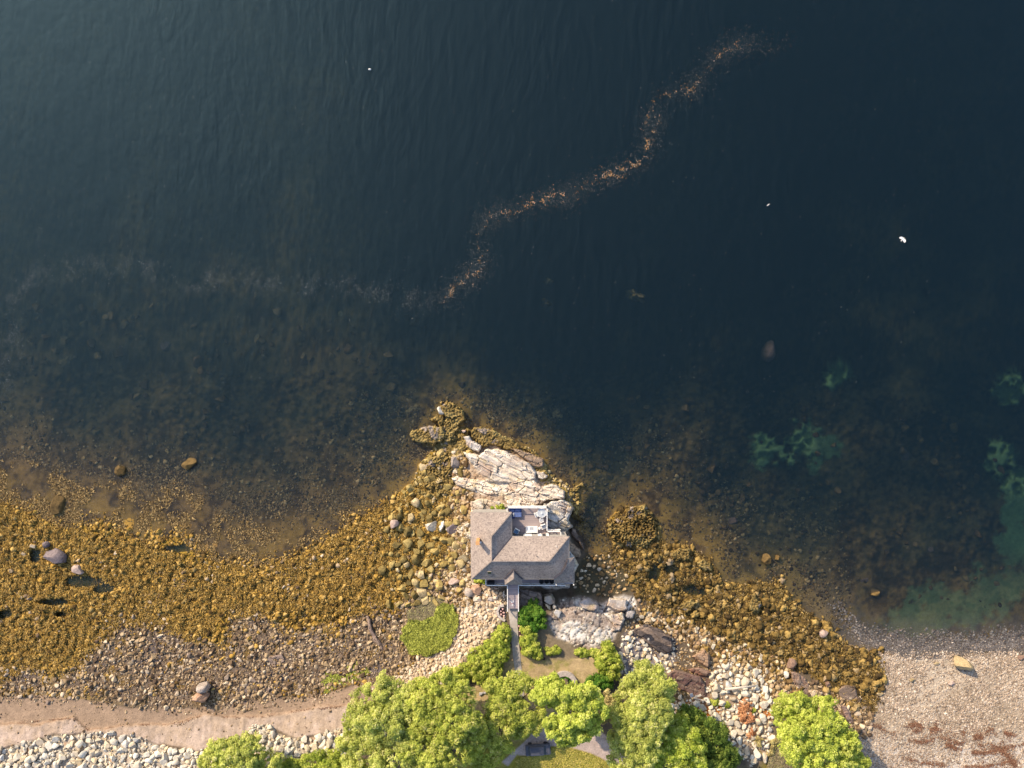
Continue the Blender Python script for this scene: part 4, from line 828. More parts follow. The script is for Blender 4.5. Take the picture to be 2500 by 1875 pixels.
for i, (px, py, rx, ry, top, kd, lb) in enumerate([
        (463,1131,20,17,.7,'weed','round weedy boulder awash far off the left shore'),(296,1147,17,14,.8,'weed','weedy boulder awash nearer the left border'),
        (143,1237,27,19,.95,'weed','wide weedy rock at the left water edge'),(1871,1365,14,12,1.1,'weed','round golden weedy boulder in the shallows right of the knob'),
        (1898,1362,7,9,.8,'weed','narrow golden rock beside the round golden one'),(2134,1447,14,10,.3,'weed','orange weedy rock awash near the green water'),
        (2003,1451,13,12,-.08,'weed','tan sunken boulder above the right rockweed'),(2062,1456,13,10,-.35,'rock','brown sunken boulder left of the orange awash rock'),
        (1550,723,28,17,-.12,'weed','solitary olive sunken boulder far out in the middle'),(1332,742,18,15,-.7,'weed','dim sunken boulder left of the solitary olive one'),
        (1338,690,13,12,-.8,'weed','dim small boulder above the dim sunken boulder'),(1876,857,28,18,-.45,'rock','reddish brown sunken boulder on the right'),
        (477,1062,15,13,-.6,'weed','dim weedy boulder above the awash left boulder'),(425,1000,16,13,-.6,'weed','brown sunken boulder further out on the left'),
        (682,1105,16,14,-.3,'weed','sunken weedy boulder in the left bay'),(771,1173,12,12,-.2,'weed','sunken boulder with a pale tip in the left bay'),
        (882,1117,17,13,-.3,'weed','sunken weedy boulder left of the point'),(982,1128,12,12,-.2,'weed','sunken boulder close to the olive boulders'),
        (405,846,15,13,-.9,'rock','faint round boulder in the left deep water'),(160,882,26,14,-.9,'weed','faint wide boulder near the left border'),
        (232,776,22,14,-1.0,'weed','faint boulder in the foam streak on the left'),(838,768,18,13,-1.5,'weed','faint boulder below the left foam streak'),
        (1080,982-20,22,10,-.5,'weed','sunken weedy shelf above the tip of the point'),(1010,1000,28,14,-.5,'weed','sunken weedy shelf left of the tip'),
        (1295,1008,22,14,-.9,'weed','sunken olive rock right of the point'),(1362,1012,18,14,-1.0,'weed','second sunken olive rock right of the point'),
        (1612,1070,14,9,-.8,'weed','yellow green sunken rock north of the knob'),(1790,1272,12,10,-.3,'rock','brown sunken stone above the golden boulder'),
        (2110,1415,12,10,-.4,'rock','brown sunken stone above the orange awash rock'),(2210,1110,16,14,-1.4,'rock','dim sunken rock in the green water'),
        (2270,1340,14,10,-.8,'rock','dim sunken rock off the pebble beach'),(680,1400-380,15,13,-1.1,'weed','faint weedy rock out from the left bay'),
        (172,1180,18,12,.05,'weed','pinkish weed tuft awash by the left shore'),(1540,1160,40,22,-.6,'weed','broad sunken weed bed north of the knob'),(1720,1190,30,30,-.6,'weed','round sunken weed bed in the right bay')]):
    zg = z1(px, py); hh = max(top - (zg - .5), .6)
    kd2 = 'rock' if top > .2 else kd
    boulder(px, py, rx, ry, hh, (M['seaweed_awash'] if top > .2 else M['subrock']) if kd == 'weed' else m_br, lb, 'sunken_boulder' if top < .2 else 'weedy_boulder', 'boulder', 200 + i, i * .7, top - hh * .5, kd2, .5, GS)

# ------------------------------------------------------------------ floating weed line, foam, wrack
def flecks(name, x, y, sz, mat, label, zoff=.02, rnd=None, seed=1, strip=2.2, lift=.02, onground=False, hgt=.0):
    r = np.random.RandomState(seed); n = len(x); z = (zat(x, y) + zoff) if onground else np.full(n, zoff) + r.uniform(0, lift, n)
    X, Y = PX(x, y, z); a = r.uniform(0, math.pi * 2, n); L_ = sz * r.uniform(.6, strip, n); Wd = sz * r.uniform(.35, .8, n)
    ca, sa = np.cos(a), np.sin(a)
    q = [(-1, -.6), (.1, -1), (1, .2), (-.2, 1)]
    V = np.stack([np.stack([X + u * L_ * ca - v * Wd * sa, Y + u * L_ * sa + v * Wd * ca, z + (hgt * r.uniform(0, 1, n) if hgt else 0)], -1) for u, v in q], 1).reshape(-1, 3)
    F = np.arange(n * 4).reshape(-1, 4)
    o = mk(name, V, F, mat, attrs={'rnd': np.repeat(r.uniform(0, 1, n), 4)}, smooth=False)
    return tag(o, label, name.replace('_', ' '), kind='stuff')
LINE = [(1085,735),(1110,700),(1140,680),(1165,660),(1178,620),(1165,580),(1180,545),(1195,523),(1240,520),(1280,505),(1310,492),(1350,480),(1385,480),(1420,455),(1470,430),(1500,425),(1540,405),(1570,395),(1585,350),(1590,300),(1600,245),(1640,228),(1680,225),(1730,170),(1760,130),(1800,105),(1850,100),(1900,118),(1940,105)]
def along(pts, n, spread, r, clump=.5, dens=None):
    pts = np.array(pts, float); d = np.hypot(*np.diff(pts, axis=0).T); cum = np.concatenate([[0], np.cumsum(d)]); t = r.uniform(0, cum[-1], n)
    if dens is not None:
        w = np.interp(t / cum[-1], dens[0], dens[1]); w = w * (.2 + 1.6 * vn(t / 26, t * 0, 7) ** 2); t = t[r.uniform(0, 1, n) < w]
    x = np.interp(t, cum, pts[:, 0]); y = np.interp(t, cum, pts[:, 1]); n = len(t)
    return x + r.normal(0, 1, n) * spread, y + r.normal(0, 1, n) * spread
r = np.random.RandomState(5)
dn = ([0, .05, .12, .16, .24, .3, .36, .43, .47, .53, .58, .65, .72, .78, .86, 1], [.15, .55, .12, .08, .2, .95, 1, .25, .8, .8, .6, .3, .45, .15, .08, .03])
x1, y1 = along(LINE, 6500, 4, r, dens=dn); x2, y2 = along(LINE, 4200, 10, r, dens=dn)
x = np.concatenate([x1, x2]) + 8 * (fbm(np.concatenate([x1, x2]), np.concatenate([y1, y2]), 16, 4, 3) - .5) * 2; y = np.concatenate([y1, y2])
m = fbm(x, y, 11, 6, 4) > .51; x, y = x[m], y[m]
flecks('floating_seaweed', x, y, .07, M['floatweed'], 'orange brown drift line of floating seaweed winding across the open water', seed=1)
x3, y3 = along(LINE, 12000, 19, r, dens=([0, .3, .5, .8, 1], [.6, 1, .9, .6, .2])); 
FO = [(15,960),(30,860),(25,760),(40,700),(100,665),(180,655),(280,650),(350,640),(400,690),(450,700),(520,680),(600,685),(680,690),(760,700),(860,700),(960,720),(1020,735),(1085,720)]
x4, y4 = along(FO, 8500, 17, r); m = fbm(x4, y4, 30, 8, 4) > .38 + .3 * r.uniform(0, 1, len(x4)); x4, y4 = x4[m], y4[m]
x5 = r.uniform(0, 2300, 700); y5 = r.uniform(0, 1150, 700)
flecks('foam', np.concatenate([x3, x4]), np.concatenate([y3, y4]), .021, M['foam'], 'faint milky film of tiny foam flecks in streaks on the sea', seed=2, strip=1.6)
x6, y6 = along(LINE, 260, 22, r); x7, y7 = along(FO, 260, 22, r)
flecks('foam', np.concatenate([x5, x6, x7]), np.concatenate([y5, y6, y7]), .04, M['foam'], 'scattered single white foam flecks on the sea', seed=12, strip=1.4)
# right beach wrack
WR = [[(2105,1765),(2140,1772),(2180,1790),(2240,1785),(2290,1770),(2340,1790),(2385,1800),(2420,1780),(2470,1790),(2520,1770)],
      [(2190,1800),(2250,1812),(2300,1800),(2340,1815),(2400,1820),(2440,1790),(2520,1800)],[(2215,1772),(2240,1768),(2270,1780),(2310,1775)],
      [(2350,1785),(2400,1805),(2450,1835),(2480,1870)],[(2200,1850),(2260,1862),(2330,1870),(2400,1872),(2520,1850)],[(2290,1810),(2340,1830),(2400,1840),(2500,1815)]]
xs, ys = [], []
for w in WR:
    a, b = along(w, 1500, 2.6, r); xs.append(a); ys.append(b)
    a, b = along(w, 800, 10, r); xs.append(a); ys.append(b)
x = np.concatenate(xs); y = np.concatenate(ys); m = fbm(x, y, 22, 12, 5) > .47 + .1 * r.uniform(-1, 1, len(x))
flecks('washed_up_seaweed', x[m], y[m], .075, M['wrack'], 'reddish brown lines of washed up seaweed on the right beach', zoff=.12, onground=True, seed=3, hgt=.1)
a, b = along([(0,1768),(180,1754),(215,1783),(300,1771),(440,1766),(500,1743),(560,1753),(640,1751),(720,1736),(860,1722)], 1300, 1.6, r)
m = fbm(a, b, 24, 13, 3) > .5; a, b = a[m], b[m]
flecks('tide_line_debris', a, b, .06, M['wrack'], 'thin dark tide line debris on the left sand strip', zoff=.05, onground=True, seed=4, hgt=.05)

# ------------------------------------------------------------------ gulls and buoy
def gull(px, py, z, ang, flying, label, s=1.0):
    e = empty('seagull', P(px, py, z), label, 'seagull', None, ang); e.scale = (s, s, s)
    bm = MB(); pr = [(-.30, .01), (-.24, .05), (-.1, .085), (.05, .10), (.16, .075), (.23, .05), (.29, .055), (.34, .04), (.37, .012)]
    vs = []; seg = 10
    for xx, rr in pr: vs.append([bm.bm.verts.new((xx, rr * math.cos(2 * math.pi * k / seg), .85 * rr * math.sin(2 * math.pi * k / seg))) for k in range(seg)])
    for a_, b_ in zip(vs, vs[1:]):
        for k in range(seg): bm.bm.faces.new((a_[k], a_[(k + 1) % seg], b_[(k + 1) % seg], b_[k]))
    bm.bm.faces.new(vs[0][::-1]); bm.bm.faces.new(vs[-1]); bm.build('body', M['gull'], e, True)
    t = MB(); t.poly3([(-.26, .03, .01), (-.42, .09, .01), (-.42, -.09, .01), (-.26, -.03, .01)], .012); t.build('tail', M['gull'], e)
    k = MB(); k.bar((.36, 0, 0), (.43, 0, -.01), .02); k.build('beak', M['gullgrey'], e)
    for sg in (1, -1):
        w = MB()
        if flying: w.poly3([(.16, .05 * sg, .03), (.20, .28 * sg, .10), (.10, .48 * sg, .12), (-.16, .60 * sg, .08), (-.28, .52 * sg, .07), (-.20, .28 * sg, .06), (-.12, .05 * sg, .03)][::sg], .02)
        else: w.poly3([(.12, .06 * sg, .05), (.02, .11 * sg, .05), (-.2, .09 * sg, .05), (-.36, .02 * sg, .05), (-.2, .03 * sg, .09), (.08, .03 * sg, .09)][::sg], .02)
        w.build('wing', M['gull'], e)
    return e
gull(2204, 584, 6, math.radians(48), True, 'white gull flying with spread wings over the dark water on the right', 1.02)
gull(1876, 500, .06, math.radians(35), False, 'small white gull sitting on the water upper left of the flying gull', .75)
bu = empty('mooring_buoy', P(903, 170, 0), 'small white buoy alone on the open water at the upper left', 'buoy')
MB().sph((0, 0, .1), .2, (1.25, .8, .8)).build('float_body', M['white'], bu, True); MB().cyl((.02, 0, .3), .03, .14, 8).build('ring_post', M['gullgrey'], bu)

# ------------------------------------------------------------------ house
EZ, RZ, DZ = 7.9, 10.05, 5.2
hs = empty('house', P(1270, 1340, DZ), 'grey roofed seaside house with white railed decks on the pale rock', 'house')
def hl(v): return Vector(v) - hs.location
def HP(px, py, z): return hl(P(px, py, z))
W1, W2, RN, RJ, W4 = HP(1149, 1251, EZ), HP(1249.3, 1251, EZ), HP(1200, 1309.5, RZ), HP(1200, 1370, RZ), HP(1150.5, 1413.5, EZ)
CI, E1, RE, SE = HP(1249.3, 1310, EZ), HP(1389.5, 1310, EZ), HP(1341, 1369.7, RZ), HP(1388, 1413.5, EZ)
rf = MB()
for q in ([W1, W4, RJ, RN], [W2, W1, RN], [CI, W2, RN, RJ], [E1, CI, RJ, RE], [SE, E1, RE], [W4, SE, RE, RJ]):
    rf.poly3(q, .18)
roof = rf.build('roof', M['shingles'], hs)
pr = MB(); A_, B_, C_, D_, E_, F_ = HP(1386.5, 1364, 8.1), HP(1402.7, 1360.7, 7.5), HP(1402.7, 1422.5, 7.3), HP(1353, 1422.5, 7.3), HP(1352.8, 1411, 8.0), HP(1373, 1396, 8.75)
F2 = HP(1382, 1383, 8.55)
pr.poly3([A_, F2, F_, C_, B_], .15); pr.poly3([F_, E_, D_, C_], .15); pr.build('porch_roof', M['shingles'], hs)
gg = MB(); G_, H_, I_, J_, K_, L_ = HP(1253.8, 1392.5, 9.2), HP(1254, 1413.5, 9.15), HP(1232.5, 1427.7, 7.75), HP(1274.5, 1427.7, 7.75), HP(1232, 1413, 8.0), HP(1275, 1413, 8.0)
gg.poly3([G_, K_, I_, H_], .12); gg.poly3([G_, H_, J_, L_], .12); gg.poly3([H_, I_, J_], .12); gg.build('entry_gable', M['shingles'], hs)
vf = MB(); up = Vector((0, 0, .05))
vf.bar(CI + up, RJ + up, .16, .05); vf.bar(K_ + up * 2, G_ + up * 2, .2, .08); vf.bar(L_ + up * 2, G_ + up * 2, .2, .08)
vf.bar(E_ + up, F_ + up, .3, .12); vf.bar(F_ + up, F2 + up, .2, .1); vf.bar(F2 + up, A_ + up, .14, .08); vf.build('valley_flashing', M['valley'], roof)
tr = MB()
for a_, b_ in ((W1, RN), (W4, RJ), (W2, RN), (RN, RJ), (RJ, RE), (RE, E1), (G_, H_)): tr.bar(a_ + up, b_ + up, .14, .07)
tr.build('ridge_cap', M['shingles'], roof)
ef = MB(); dn_ = Vector((0, 0, -.1))
for a_, b_ in ((W1, W2), (W1, W4), (W4, HP(1352, 1413.5, EZ)), (W2, CI), (CI, E1), (E1, HP(1389, 1361, EZ))): ef.bar(a_ + dn_, b_ + dn_, .1, .2)
ef.build('gutter', M['trim'], roof)
ch = MB(); c0 = HP(1166.4, 1324.4, 10.8); ch.box(c0 - Vector((0, 0, .9)), (.5, .5, 2.6), bev=.02); chm = ch.build('chimney', M['brick'], roof)
cc = MB(); cc.box(c0 + Vector((0, 0, .44)), (.6, .6, .1)); cc.build('chimney_cap', M['brick'], chm)
fl = MB(); fl.box(HP(1172.5, 1324, 9.15), (.35, .3, .12), ry=-.6); fl.build('flashing', M['white'], roof)
sk = MB(); sk.box(HP(1194.8, 1398, 8.70), (.66, .62, .16), rx=.62); skf = sk.build('skylight_frame', M['trim'], roof)
sk = MB(); sk.box(HP(1194.8, 1398, 8.76), (.52, .48, .12), rx=.62); sk.build('skylight_glass', M['sky_glass'], skf)
for px, py, zz in ((1358, 1333, 8.85), (1310.5, 1357.5, 9.8), (1378.5, 1370, 8.75)):
    MB().cyl(HP(px, py, zz), .06, .4, 10).build('vent_pipe', M['white'] if py == 1333 else M['black'], roof)
# walls: footprint inside the eaves
wl = MB()
def xy(px, py, z=EZ): v = HP(px, py, z); return (v.x, v.y)
zl = 3.2 - DZ; zh = 7.75 - DZ
wl.prism([xy(1153, 1255), xy(1246, 1255), xy(1246, 1410), xy(1153, 1410)], zl, zh)
wl.prism([xy(1246, 1312), xy(1385, 1312), xy(1385, 1405), xy(1246, 1405)], zl, zh); wl.build('wall', M['siding'], hs)
# north wall of the east wing: trims, doors, window
yn = xy(1246, 1312)[1] + .02
def npan(px0, px1, z0, z1_, mat, nm, th=.06, par=hs):
    a_ = HP(px0, 1312, EZ).x; b_ = HP(px1, 1312, EZ).x
    return MB().box(((a_ + b_) / 2, yn + th / 2, (z0 + z1_) / 2 - DZ), (b_ - a_, th, z1_ - z0)).build(nm, mat, par)
wd_ = npan(1251, 1280, 5.9, 7.5, M['white'], 'window_frame'); npan(1252.5, 1278.5, 6.05, 7.35, M['glass'], 'window_pane', .09, wd_)
d1 = npan(1281, 1299, 5.25, 7.5, M['white'], 'door', .1); npan(1299.5, 1313, 5.3, 7.4, M['siding'], 'panel', .05)
d2 = npan(1313.5, 1323, 5.25, 7.5, M['white'], 'door', .1); wd2 = npan(1324, 1334, 5.6, 7.4, M['white'], 'window_frame'); npan(1325, 1333, 5.7, 7.3, M['glass'], 'window_pane', .09, wd2)
npan(1335, 1341, 5.25, 7.5, M['white'], 'corner_board', .12)
for px in (1297, 1315): MB().box((HP(px, 1312, EZ).x, yn + .14, 6.2 - DZ), (.06, .06, .14)).build('door_handle', M['black'], d1 if px < 1300 else d2)
# upper deck
dk = MB(); dk.prism([xy(1237.5, 1236, DZ), xy(1335.5, 1236, DZ), xy(1335.5, 1293.5, DZ), xy(1369, 1293.5, DZ), xy(1369, 1318, DZ), xy(1240, 1318, DZ), xy(1237.5, 1262, DZ)][::-1], -.25, 0); deck = dk.build('deck', M['deck'], hs)
fa = MB()
dpts = [(1237.5, 1236), (1335.5, 1236), (1335.5, 1293.5), (1369, 1293.5), (1369, 1312)]
pp = [HP(a, b, DZ) for a, b in dpts]; zz = Vector((0, 0, 1))
for a_, b_ in [(HP(1237.5, 1254, DZ), pp[0])] + list(zip(pp, pp[1:])): fa.bar(a_ - zz * .2, b_ - zz * .2, .06, .45)
fa.build('fascia', M['white'], deck)
dp = MB()
for px, py in ((1240, 1238), (1286, 1238), (1333, 1238), (1333, 1290), (1366, 1296)): v = HP(px, py, DZ); dp.box((v.x, v.y, -1.6), (.22, .22, 2.8))
dp.build('support_post', M['trim'], deck)
def railing(pts, parent, nm='railing', h=1.05, sp=1.35, wtop=.13, bal=True):
    o = MB()
    for a_, b_ in zip(pts, pts[1:]):
        o.bar(a_ + zz * h, b_ + zz * h, wtop, .07); o.bar(a_ + zz * .12, b_ + zz * .12, .06, .06)
        n = max(1, round((b_ - a_).length / sp))
        for k in range(n + 1):
            p = a_.lerp(b_, k / n); o.box((p.x, p.y, p.z + h / 2 + .03), (.13, .13, h + .08))
        nb = int((b_ - a_).length / .16)
        if bal:
            for k in range(nb): p = a_.lerp(b_, (k + .5) / nb); o.box((p.x, p.y, p.z + h / 2), (.025, .025, h - .1))
    return o.build(nm, M['white'], parent)
e_ = .07
railing([HP(1238.3, 1252, DZ), HP(1238.3, 1237, DZ), HP(1334.7, 1237, DZ), HP(1334.7, 1294.3, DZ), HP(1368.2, 1294.3, DZ), HP(1368.2, 1311, DZ)], deck, sp=1.45)
# south porch
sp_ = MB(); sp_.prism([xy(1186, 1405, DZ), xy(1186, 1425.5, DZ), xy(1398, 1425.5, DZ), xy(1398, 1372, DZ), xy(1380, 1372, DZ), xy(1380, 1405, DZ)], -.25, 0); porch = sp_.build('porch_deck', M['bridge'], hs)
railing([HP(1186.6, 1411, DZ), HP(1186.6, 1424.6, DZ), HP(1238.3, 1424.6, DZ)], porch, sp=1.7)
railing([HP(1266.7, 1424.6, DZ), HP(1378, 1424.6, DZ)], porch, sp=1.9)
po = MB()
for px, py in ((1398, 1419), (1356, 1419), (1398, 1372)): v = HP(px, py, DZ); po.box((v.x, v.y, 1.05), (.16, .16, 2.1))
po.build('porch_post', M['white'], porch)

# footbridge
fb = empty('footbridge', P(1252, 1456, DZ), 'grey boarded footbridge with white railings from the porch to the path', 'footbridge')
def BP(px, py, z=DZ): return P(px, py, z) - fb.location
q = [BP(1238.3, 1426.2), BP(1266.3, 1426.2), BP(1266.3, 1486), BP(1238.3, 1486)]
MB().prism([(v.x, v.y) for v in q][::-1], -.22, 0).build('walkway', M['bridge'], fb)
fbm_ = MB()
for px in (1242, 1263):
    for py in (1440, 1464): v = BP(px, py); fbm_.box((v.x, v.y, -1.5), (.2, .2, 2.6))
fbm_.build('support_post', M['trim'], fb)
railing([BP(1239, 1427), BP(1239, 1487)], fb, sp=2.0); railing([BP(1265.6, 1427), BP(1265.6, 1487)], fb, sp=2.0)
em = MB()
for (px, py, a, b, rz) in ((1248.7, 1469, .18, .42, .25), (1252.5, 1469, .18, .42, -.25)): v = BP(px, py); em.box((v.x, v.y, .012), (a, b, .012), rz)
v = BP(1251, 1477); em.cyl((v.x, v.y, .012), .14, .012, 12); em.build('white_marking', M['white'], fb)
em = MB(); v = BP(1250.7, 1473); em.cyl((v.x, v.y, .009), .24, .01, 12); v = BP(1253.3, 1472); em.cyl((v.x, v.y, .011), .12, .01, 10); em.build('pink_marking', plain('pink_paint', (.50, .33, .33), .8), fb)

# path, driveway
def ribbon(name, pts, zoff, mat, label=None, step=3):
    """flat strip draped on the ground: pts = list of (left, right) pixel pairs"""
    bm = MB(); Ls = []; 
    for (a, b), (c, d) in zip(pts, pts[1:]):
        n = max(1, int(abs(c[1] - a[1]) // step))
        for k in range(n): t = k / n; Ls.append(((a[0] + (c[0] - a[0]) * t, a[1] + (c[1] - a[1]) * t), (b[0] + (d[0] - b[0]) * t, b[1] + (d[1] - b[1]) * t)))
    Ls.append(pts[-1]); rows = []
    for a, b in Ls:
        z = max(z1(*a), z1(*b), z1((a[0] + b[0]) / 2, a[1])) + zoff; rows.append((P(a[0], a[1], z), P(b[0], b[1], z)))
    zs = [r_[0].z for r_ in rows]
    zs = [max(zs[max(0, i - 3):i + 4]) for i in range(len(zs))]; zs = [sum(zs[max(0, i - 3):i + 4]) / len(zs[max(0, i - 3):i + 4]) for i in range(len(zs))]
    for i in range(len(Ls) - 1):
        q = [P(*Ls[i][0], zs[i]), P(*Ls[i][1], zs[i]), P(*Ls[i + 1][1], zs[i + 1]), P(*Ls[i + 1][0], zs[i + 1])]; bm.poly3(q, .12)
    return bm.build(name, mat)
tag(ribbon('path', [((1240, 1485), (1264.5, 1485)), ((1244, 1515), (1263, 1515)), ((1248, 1560), (1266, 1560)), ((1252, 1600), (1270, 1600)), ((1257, 1640), (1274, 1640)), ((1262, 1700), (1280, 1700))], .06, M['path']), kind='structure')

# stone arc seat wall, flower beds, slab, boards, log, car
sw = empty('curved_stone_wall', P(1377.5, 1669.5, 5.5), 'low half round stone wall on the lawn below the shrubs', 'stone wall'); sw.location.z = 5.4
r0, r1 = 21 * mpp(6), 32 * mpp(6)
wm = MB(); n = 40; a0, a1 = math.radians(-25), math.radians(205)
for i in range(n):
    t0 = a0 + (a1 - a0) * i / n; t1 = a0 + (a1 - a0) * (i + 1) / n
    wm.prism([(r0 * math.cos(t0), r0 * math.sin(t0)), (r1 * math.cos(t0), r1 * math.sin(t0)), (r1 * math.cos(t1), r1 * math.sin(t1)), (r0 * math.cos(t1), r0 * math.sin(t1))], -.5, .45)
wm.build('wall_body', M['stonewall'], sw)
wm = MB(); rr = random.Random(4); n = 26
for i in range(n):
    t = a0 + (a1 - a0) * (i + .5) / n; wm.box(((r0 + r1) / 2 * math.cos(t), (r0 + r1) / 2 * math.sin(t), .49), (r1 - r0 + .06, (a1 - a0) / n * r1 * .9, .12 + rr.uniform(-.02, .02)), t, .03)
wm.build('cap_stone', M['stonewall'], sw)
def blobs(name, cx, cy, rx, ry, n, r_, mat, parent, z0, seed, origin):
    rr = random.Random(seed); o = MB()
    for i in range(n):
        a = rr.uniform(0, 6.28); q = math.sqrt(rr.random()); v = P(cx + rx * q * math.cos(a), cy + ry * q * math.sin(a), z0) - origin
        o.sph(v, r_ * rr.uniform(.7, 1.2), (1, 1, .7), 1)
    return o.build(name, mat, parent, False)
M['flower'] = plain('pink_flower', (.75, .48, .44), .8); M['mulch'] = plain('dark_mulch', (.06, .03, .03), .95, .3, 6)
z0 = z1(1225, 1497) + .35
fbed = empty('flower_bed', P(1226, 1497, z0), 'dark crescent flower bed with five pink flower clumps left of the footbridge end', 'flower bed')
def FP(px, py, z=z0): return P(px, py, z) - fbed.location
pts = [FP(*p) for p in [(1229, 1480), (1232, 1492), (1233, 1510), (1226, 1507), (1219.5, 1500), (1217.5, 1490), (1222, 1482)]]
MB().poly3(pts, .8).build('mulch', M['mulch'], fbed)
edge = MB(); ep = [FP(*p) for p in [(1230, 1477), (1220, 1479), (1214.5, 1490), (1217, 1502), (1225, 1510), (1233, 1514)]]
for a, b in zip(ep, ep[1:]): edge.bar(a, b, .35, .7)
edge.build('stone_edging', M['stonewall'], fbed)
for i, (px, py) in enumerate([(1227.5, 1486.5), (1222.3, 1492), (1229.6, 1495.6), (1223, 1500), (1230, 1504)]):
    blobs('flower_clump', px, py, 1.6, 1.6, 9, .1, M['flower'], fbed, z0 + .12, i, fbed.location)
z0b = z1(1267, 1540) + .1
fb2 = empty('flower_border', P(1267, 1540, z0b), 'narrow dark flower border with small pink flowers along the right of the path', 'flower bed')
bb = MB()
bp_ = [((1265, 1497), (1269, 1497)), ((1264, 1515), (1270, 1520)), ((1267, 1560), (1275, 1560)), ((1271, 1590), (1278, 1592)), ((1290, 1604), (1300, 1603)), ((1330, 1612), (1332, 1606))]
for (a, b), (c, d) in zip(bp_, bp_[1:]):
    q = []
    for p in (a, b, d, c): v = P(p[0], p[1], z1(*p) + .1) - fb2.location; q.append(v)
    bb.poly3(q, .25)
bb.build('mulch', M['mulch'], fb2)
for i, (px, py) in enumerate([(1266.5, 1502), (1267, 1516), (1267, 1529), (1268.5, 1541), (1270, 1553), (1272, 1568), (1276, 1582), (1290, 1600), (1312, 1606)]):
    blobs('flower_clump', px, py, 1.3, 1.3, 7, .09, M['flower'], fb2, z1(px, py) + .2, i + 20, fb2.location)
zc_ = z1(1176, 1693)
sl = MB(); sl.poly3([P(*p, zc_ + .3) for p in [(1170, 1692), (1179, 1691), (1178, 1694), (1170.5, 1699)]], .25); sl.poly3([P(*p, zc_ + .3) for p in [(1179.8, 1690.3), (1186.5, 1691), (1185, 1694), (1180, 1692.8)]], .25)
tag(sl.build('stone_step', M['slab'], None), 'pale grey stone step in the gap between hedge and trees', 'step')
for i, (a, b, w, lb) in enumerate([((1684.5, 1699), (1692, 1696), .55, 'short broad driftwood board on the maroon ledge'), ((1696, 1702), (1712, 1696.5), .3, 'tapered grey driftwood board on the maroon ledge'), ((1693, 1705), (1724, 1710.5), .13, 'long thin driftwood pole below the other boards')]):
    z = 4.75; c = (P(*a, z) + P(*b, z)) / 2; o = MB(); o.bar(P(*a, z) - c, P(*b, z) - c, w, .12); ob = o.build('driftwood_board', M['drift'] if i else M['slab']); ob.location = c
    tag(ob, lb, 'board', 'driftwood boards on the maroon ledge')
lo_ = MB(); pa, pb = P(1771, 1683, 3.6), P(1846, 1674, 3.5); c = (pa + pb) / 2; d = pb - pa
m4 = d.to_track_quat('Z', 'Y').to_matrix().to_4x4()
bmesh.ops.create_cone(lo_.bm, cap_ends=True, segments=14, radius1=.22, radius2=.13, depth=d.length, matrix=m4)
lg = lo_.build('driftwood_log', M['drift'], None, True); lg.location = c; tag(lg, 'long bleached driftwood log lying across the white boulders', 'log')
def car():
    z = max(z1(1313, 1825), z1(1295, 1828)) + .02
    e = empty('parked_car', P(1313, 1825, z), 'dark grey car half under the trees at the edge of the driveway', 'car', None, math.radians(4)); s = 1.0
    b = MB(); b.box((0, 0, .62), (4.0, 1.72, .62), 0, .2); b.build('body', M['carpaint'], e)
    g = MB(); g.box((-.15, 0, 1.05), (2.3, 1.5, .5), 0, .22); cb = g.build('cabin', M['carpaint'], e)
    MB().box((1.08, 0, 1.02), (.5, 1.3, .04), 0, 0, 0, .6).build('windscreen', M['glass'], cb)
    MB().box((-1.4, 0, 1.02), (.4, 1.3, .04), 0, 0, 0, -.6).build('rear_window', M['glass'], cb)
    for sx in (-1.25, 1.25):
        for sy in (-.8, .8):
            w = MB(); bmesh.ops.create_cone(w.bm, cap_ends=True, segments=20, radius1=.33, radius2=.33, depth=.22, matrix=Matrix.Translation((sx, sy, .33)) @ Matrix.Rotation(math.pi / 2, 4, 'X')); w.build('wheel', M['black'], e)
    for sy in (-.6, .6): MB().box((1.98, sy, .68), (.06, .3, .12)).build('headlight', M['white'], e)
car()

# ------------------------------------------------------------------ deck furniture
def at(px, py, z=DZ, rz=0, name='', label='', cat='', group=None): return empty(name, P(px, py, z), label, cat, group, rz)
k = mpp(DZ)
# scale of the furniture comes from the deck height
e = at(1258, 1252, DZ, 0, 'corner_sofa', 'navy blue outdoor corner sofa in the upper left corner of the deck', 'sofa')
MB().box((0, .55, .2), (2.0, .75, .36), 0, .05).box((-.35 - .1, -.25, .2), (.7, 1.3, .36), 0, .05).build('frame', M['navy'], e)
MB().box((0, .87, .55), (2.0, .18, .42), 0, .05).box((-.95, .4, .5), (.16, .8, .36), 0, .04).build('backrest', M['navy'], e)
MB().box((-.55, .5, .43), (.8, .55, .14), .1, .05).build('cushion', M['navylite'], e)
MB().box((.4, .5, .43), (.9, .55, .14), -.12, .05).build('cushion', M['navylite'], e)
MB().box((.35, -.25, .36), (1.35, .8, .28), 0, .08).build('chaise_cushion', M['navylite'], e)
MB().box((-.28, -.25, .56), (.24, .68, .14), 0, .05, 0, .1).build('pillow', M['greyfab'], e)
e.scale = (.98, .95, 1)
s3 = at(1298, 1291.3, DZ, 0, 'three_seat_sofa', 'white three seat outdoor sofa at the middle of the deck', 'sofa')
MB().box((0, 0, .2), (1.92, .95, .3), 0, .04).box((0, -.42, .5), (1.92, .12, .5), 0, .03).box((-.9, .02, .42), (.12, .9, .34), 0, .03).box((.9, .02, .42), (.12, .9, .34), 0, .03).box((0, .43, .37), (1.92, .08, .1)).build('frame', M['white'], s3)
for i in (-1, 0, 1):
    MB().box((i * .55, .08, .42), (.52, .6, .14), 0, .05).build('seat_cushion', M['greyfab'] if i == 0 else M['whitefab'], s3)
    MB().box((i * .55, -.26, .56), (.52, .16, .34), 0, .05, .2).build('back_cushion', M['whitefab'], s3)
